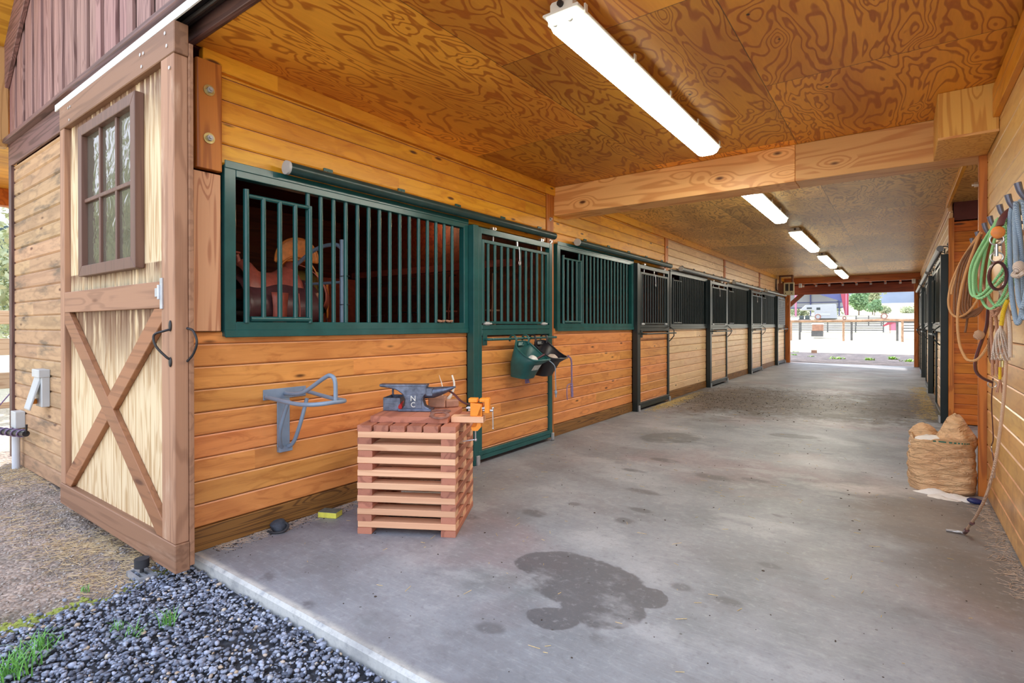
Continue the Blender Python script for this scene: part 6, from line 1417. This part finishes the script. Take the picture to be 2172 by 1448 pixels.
pen('short grey rail fence section behind the pink play box', 3.3, 8.0, 64.0, 0.45, 4, 1.1, (3.4, 6))
pen('pale pipe fence along the field in front of the trees', -1.0, 1.6, 72.0, 1.30, 2, 0.9, (-0.9, 0.3, 1.5))
t = thing('play_box', 'faded reddish wooden box by the log rail below the camper', 'box', (-3.15, 57.0, 0.15))
m = MB(); m.box(-0.45, 0.45, -0.3, 0.3, 0.55, 1.15); m.build('box_body', M['playbox'], t); m = MB(); m.box(-0.48, 0.48, -0.33, 0.33, 1.15, 1.22); m.build('lid', M['white'], t); m = MB(); m.box(-0.52, 0.44, -0.28, 0.28, 0.0, 0.55); m.build('base', M['farfence'], t)
t = thing('feed_hutch', 'small pinkish hutch with sloping red roof by the log rail', 'hutch', (2.5, 57.5, 0.0))
m = MB(); m.prism([(-0.55, 1.2), (0.1, 1.75), (0.5, 1.7), (0.5, 1.55), (-0.5, 1.1)], -0.4, 0.4, 'XZ'); m.build('roof', M['shedred'], t); m = MB(); m.box(-0.1, 0.45, -0.3, 0.3, 0.75, 1.55); m.build('hutch_body', M['shedpink'], t); m = MB(); m.box(-0.05, 0.0, -0.35, -0.28, 0.5, 1.6); m.box(0.40, 0.45, -0.35, -0.28, 0.5, 1.6); m.build('leg', M['railwood'], t)
# arena shed
t = thing('open_shed', 'open steel arena shed with blue roof and red tapered column', 'shed', (0, 92.0, 2.5))
m = MB(); m.box(-30, -3.4, 6.0, 6.1, 1.45, 6.0); m.build('back_panel', M['shedwall'], t)
for z in (2.35, 1.50): m = MB(); m.box(-30, -3.4, 5.85, 5.98, z, z + 0.12); m.build('girt', M['shedroof'], t)
for x in (-8.6, -4.6, -13, -18): m = MB(); m.box(x - 0.08, x + 0.08, 5.8, 5.98, -0.3, 6.0); m.build('girt_post', M['shedroof'], t)
m = MB(); m.prism([(-30, 3.6), (-3.9, 2.30), (-3.5, 2.5), (-3.5, 4.2), (-30, 9.0)], 0.4, 0.7, 'XZ'); 
m = MB(); m.v = [(-7.6, 0.0, 3.75), (-3.9, 0.0, 2.30), (-3.2, 0.0, 2.45), (-3.2, 0.0, 5.2), (-7.6, 0, 5.2)]; m.v += [(x, 0.35, z) for x, _, z in m.v]; m.f = [(0, 1, 2, 3, 4), (9, 8, 7, 6, 5)] + [(i, (i + 1) % 5, 5 + (i + 1) % 5, 5 + i) for i in range(5)]; m.mi = [0] * len(m.f); m.build('roof_haunch', M['shedroof'], t)
m = MB(); m.box(-30, -2.9, -0.5, 6.5, 5.0, 5.3); m.build('roof_sheet', M['shedroof'], t)
m = MB(); m.prism([(-3.95, 3.5), (-3.40, 0.2), (-2.95, 0.2), (-2.95, 3.5)], -0.3, 0.3, 'XZ'); m.build('tapered_column', M['shedred'], t)
m = MB(); m.box(-3.3, -3.15, -0.42, -0.3, 0.2, 4.8); m.build('column_flange', M['shedpink'], t)
m = MB(); m.box(-10.05, -9.80, -0.2, 0.2, -0.2, 5.0); m.build('side_column', M['shedpink'], t)
# camper
t = thing('truck_camper', 'white truck camper with an over-cab bunk standing in the yard', 'camper', (0, 82.0, 2.05))
def cp(px, pz): return (px, pz - 2.05)
m = MB(); m.prism([cp(-7.95, 3.25), cp(-7.2, 3.97), cp(-3.75, 4.05), cp(-3.62, 2.10), cp(-6.17, 2.10), cp(-6.17, 3.25)], -1.0, 1.0, 'XZ'); m.build('body_shell', M['camper'], t, bevel=0.04)
for a, b, c_, d in ((-7.05, -6.45, 3.42, 3.64), (-5.90, -5.45, 3.28, 3.60)): m = MB(); m.box(a, b, -1.04, -0.99, c_ - 2.05, d - 2.05); m.build('side_window', M['darkglass'], t, bevel=0.02)
m = MB(); m.box(-6.0, -4.3, -1.04, -0.99, 2.55 - 2.05, 2.82 - 2.05); m.build('storage_panel', M['plasticgrey'], t); m = MB(); m.box(-5.1, -4.2, -1.03, -0.99, 3.03 - 2.05, 3.10 - 2.05); m.build('trim_stripe', M['plasticgrey'], t)
t = thing('parked_seats', 'pair of dark padded seats standing in front of the camper', 'seat', (-7.2, 80.0, 2.0))
for x in (-0.35, 0.35): m = MB(); m.cbox(x - 0.25, x + 0.25, -0.2, 0.2, 0.05, 0.5, 0.05, 'X'); m.build('seat', M['seat'], t)
m = MB(); m.box(-0.7, 0.7, -0.3, 0.3, -0.25, 0.05); m.build('base', M['farfence'], t)
# trees
def tree(label, x, y, z, h, r, mat, n, seed, trunk=True, leaf=0.16, name='tree', sq=1.0):
    t = thing(name, label, 'tree', (x, y, z)); g = np.random.default_rng(seed); m = MB()
    nb = 9; cs = [(g.normal(0, r * 0.38), g.normal(0, r * 0.38), h * (0.30 + 0.5 * g.random()), r * g.uniform(0.38, 0.62)) for _ in range(nb)] + [(0, 0, h * 0.45, r * 0.75)]
    vs, fs = [], []
    for i in range(n):
        c0 = cs[int(g.integers(len(cs)))]; d = g.normal(size=3); d /= np.linalg.norm(d); p = np.array(c0[:3]) + d * c0[3] * g.uniform(0.65, 1.05) * np.array([1, 1, sq]); p[2] = max(0.02 * h, p[2])
        a = g.normal(size=3); a /= np.linalg.norm(a); b = np.cross(a, g.normal(size=3)); b /= np.linalg.norm(b); s_ = leaf * g.uniform(0.6, 1.4)
        k = len(vs); vs += [tuple(p - a * s_), tuple(p + b * s_ * 0.5), tuple(p + a * s_), tuple(p - b * s_ * 0.5)]; fs.append((k, k + 1, k + 2, k + 3))
    m.add(vs, fs); m.build('foliage', mat, t)
    if trunk: m = MB(); m.tube([(0, 0, -0.3), (0.05, 0, h * 0.3), (0, 0.05, h * 0.6)], [0.05 * r, 0.04 * r, 0.02 * r], 8); m.build('trunk', M['bark'], t, smooth=True)
    return t
tree('dense green rounded tree beside the red shed column', -2.3, 104.0, 2.8, 5.4, 2.0, M['fol_green'], 5200, 1, True, 0.17)
tree('smaller fresh green bush at the field side of the dense tree', 0.0, 99.0, 2.8, 2.6, 1.0, M['fol_green'], 3000, 2, True, 0.14)
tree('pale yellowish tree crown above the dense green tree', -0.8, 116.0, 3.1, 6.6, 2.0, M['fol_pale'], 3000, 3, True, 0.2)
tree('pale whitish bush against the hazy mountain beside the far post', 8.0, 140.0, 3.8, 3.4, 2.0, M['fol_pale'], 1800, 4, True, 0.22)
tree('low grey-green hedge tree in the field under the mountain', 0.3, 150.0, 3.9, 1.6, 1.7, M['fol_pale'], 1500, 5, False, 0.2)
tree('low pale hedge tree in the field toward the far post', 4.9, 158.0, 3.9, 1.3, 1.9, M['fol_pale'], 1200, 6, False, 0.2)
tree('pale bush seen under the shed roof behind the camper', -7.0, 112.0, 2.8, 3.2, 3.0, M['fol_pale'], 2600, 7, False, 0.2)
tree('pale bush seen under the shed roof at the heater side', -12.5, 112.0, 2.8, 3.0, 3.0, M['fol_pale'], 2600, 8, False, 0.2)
tree('bright leafy tree growing past the porch beyond the facade corner', -14.5, 3.4, -0.1, 4.6, 2.6, M['fol_pale'], 9000, 9, True, 0.10)
tree('broad leafy tree across the yard mirrored in the door window', -15.5, -6.5, -0.2, 9.0, 4.2, M['fol_pale'], 7000, 12, True, 0.22)
# mountains
def ridge(name, mat, pts, depth, seed):
    m = MB(); nx_, ny_ = 90, 14; V = []
    for i in range(nx_):
        t_ = i / (nx_ - 1); f_ = t_ * (len(pts) - 1); k = min(int(f_), len(pts) - 2); u_ = f_ - k
        a = Vector(pts[k]).lerp(Vector(pts[k + 1]), u_); 
        for j in range(ny_):
            q = j / (ny_ - 1); d = Vector((a.x, a.y, 0)).normalized() * depth * q
            hh = a.z * (q ** 0.8) * (1 + 0.16 * mn.noise((t_ * 14, q * 3, seed)) + 0.06 * mn.noise((t_ * 60, q * 12, seed)))
            V.append((a.x + d.x, a.y + d.y, hh))
    m.v = V; m.f = [(i * ny_ + j, (i + 1) * ny_ + j, (i + 1) * ny_ + j + 1, i * ny_ + j + 1) for i in range(nx_ - 1) for j in range(ny_ - 1)]; m.mi = [0] * len(m.f)
    return struct(m.build(name, mat, smooth=True))
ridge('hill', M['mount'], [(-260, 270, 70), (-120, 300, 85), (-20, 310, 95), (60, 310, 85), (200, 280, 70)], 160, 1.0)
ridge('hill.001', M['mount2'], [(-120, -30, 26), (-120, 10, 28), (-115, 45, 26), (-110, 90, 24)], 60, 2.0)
# side yard fence
t = thing('yard_fence', 'rough three-rail wooden fence in the sun beyond the facade corner', 'fence', (-8.6, 0, -0.1))
for z0, z1 in ((1.28, 1.50), (0.78, 1.05), (0.24, 0.50), (-0.16, 0.02)):
    m = MB(); m.bar((-0.0, -1.6, (z0 + z1) / 2 + 0.1), (0.15, 6.0, (z0 + z1) / 2 + 0.1), 0.05, z1 - z0, (0, 0, 1)); m.build('fence_rail', M['fencew'], t, bevel=0.01)
for y in (-1.4, 1.9, 4.6): m = MB(); m.box(-0.20, -0.03, y - 0.08, y + 0.08, -0.1, 1.65); m.build('post', M['fencew'], t, bevel=0.01)
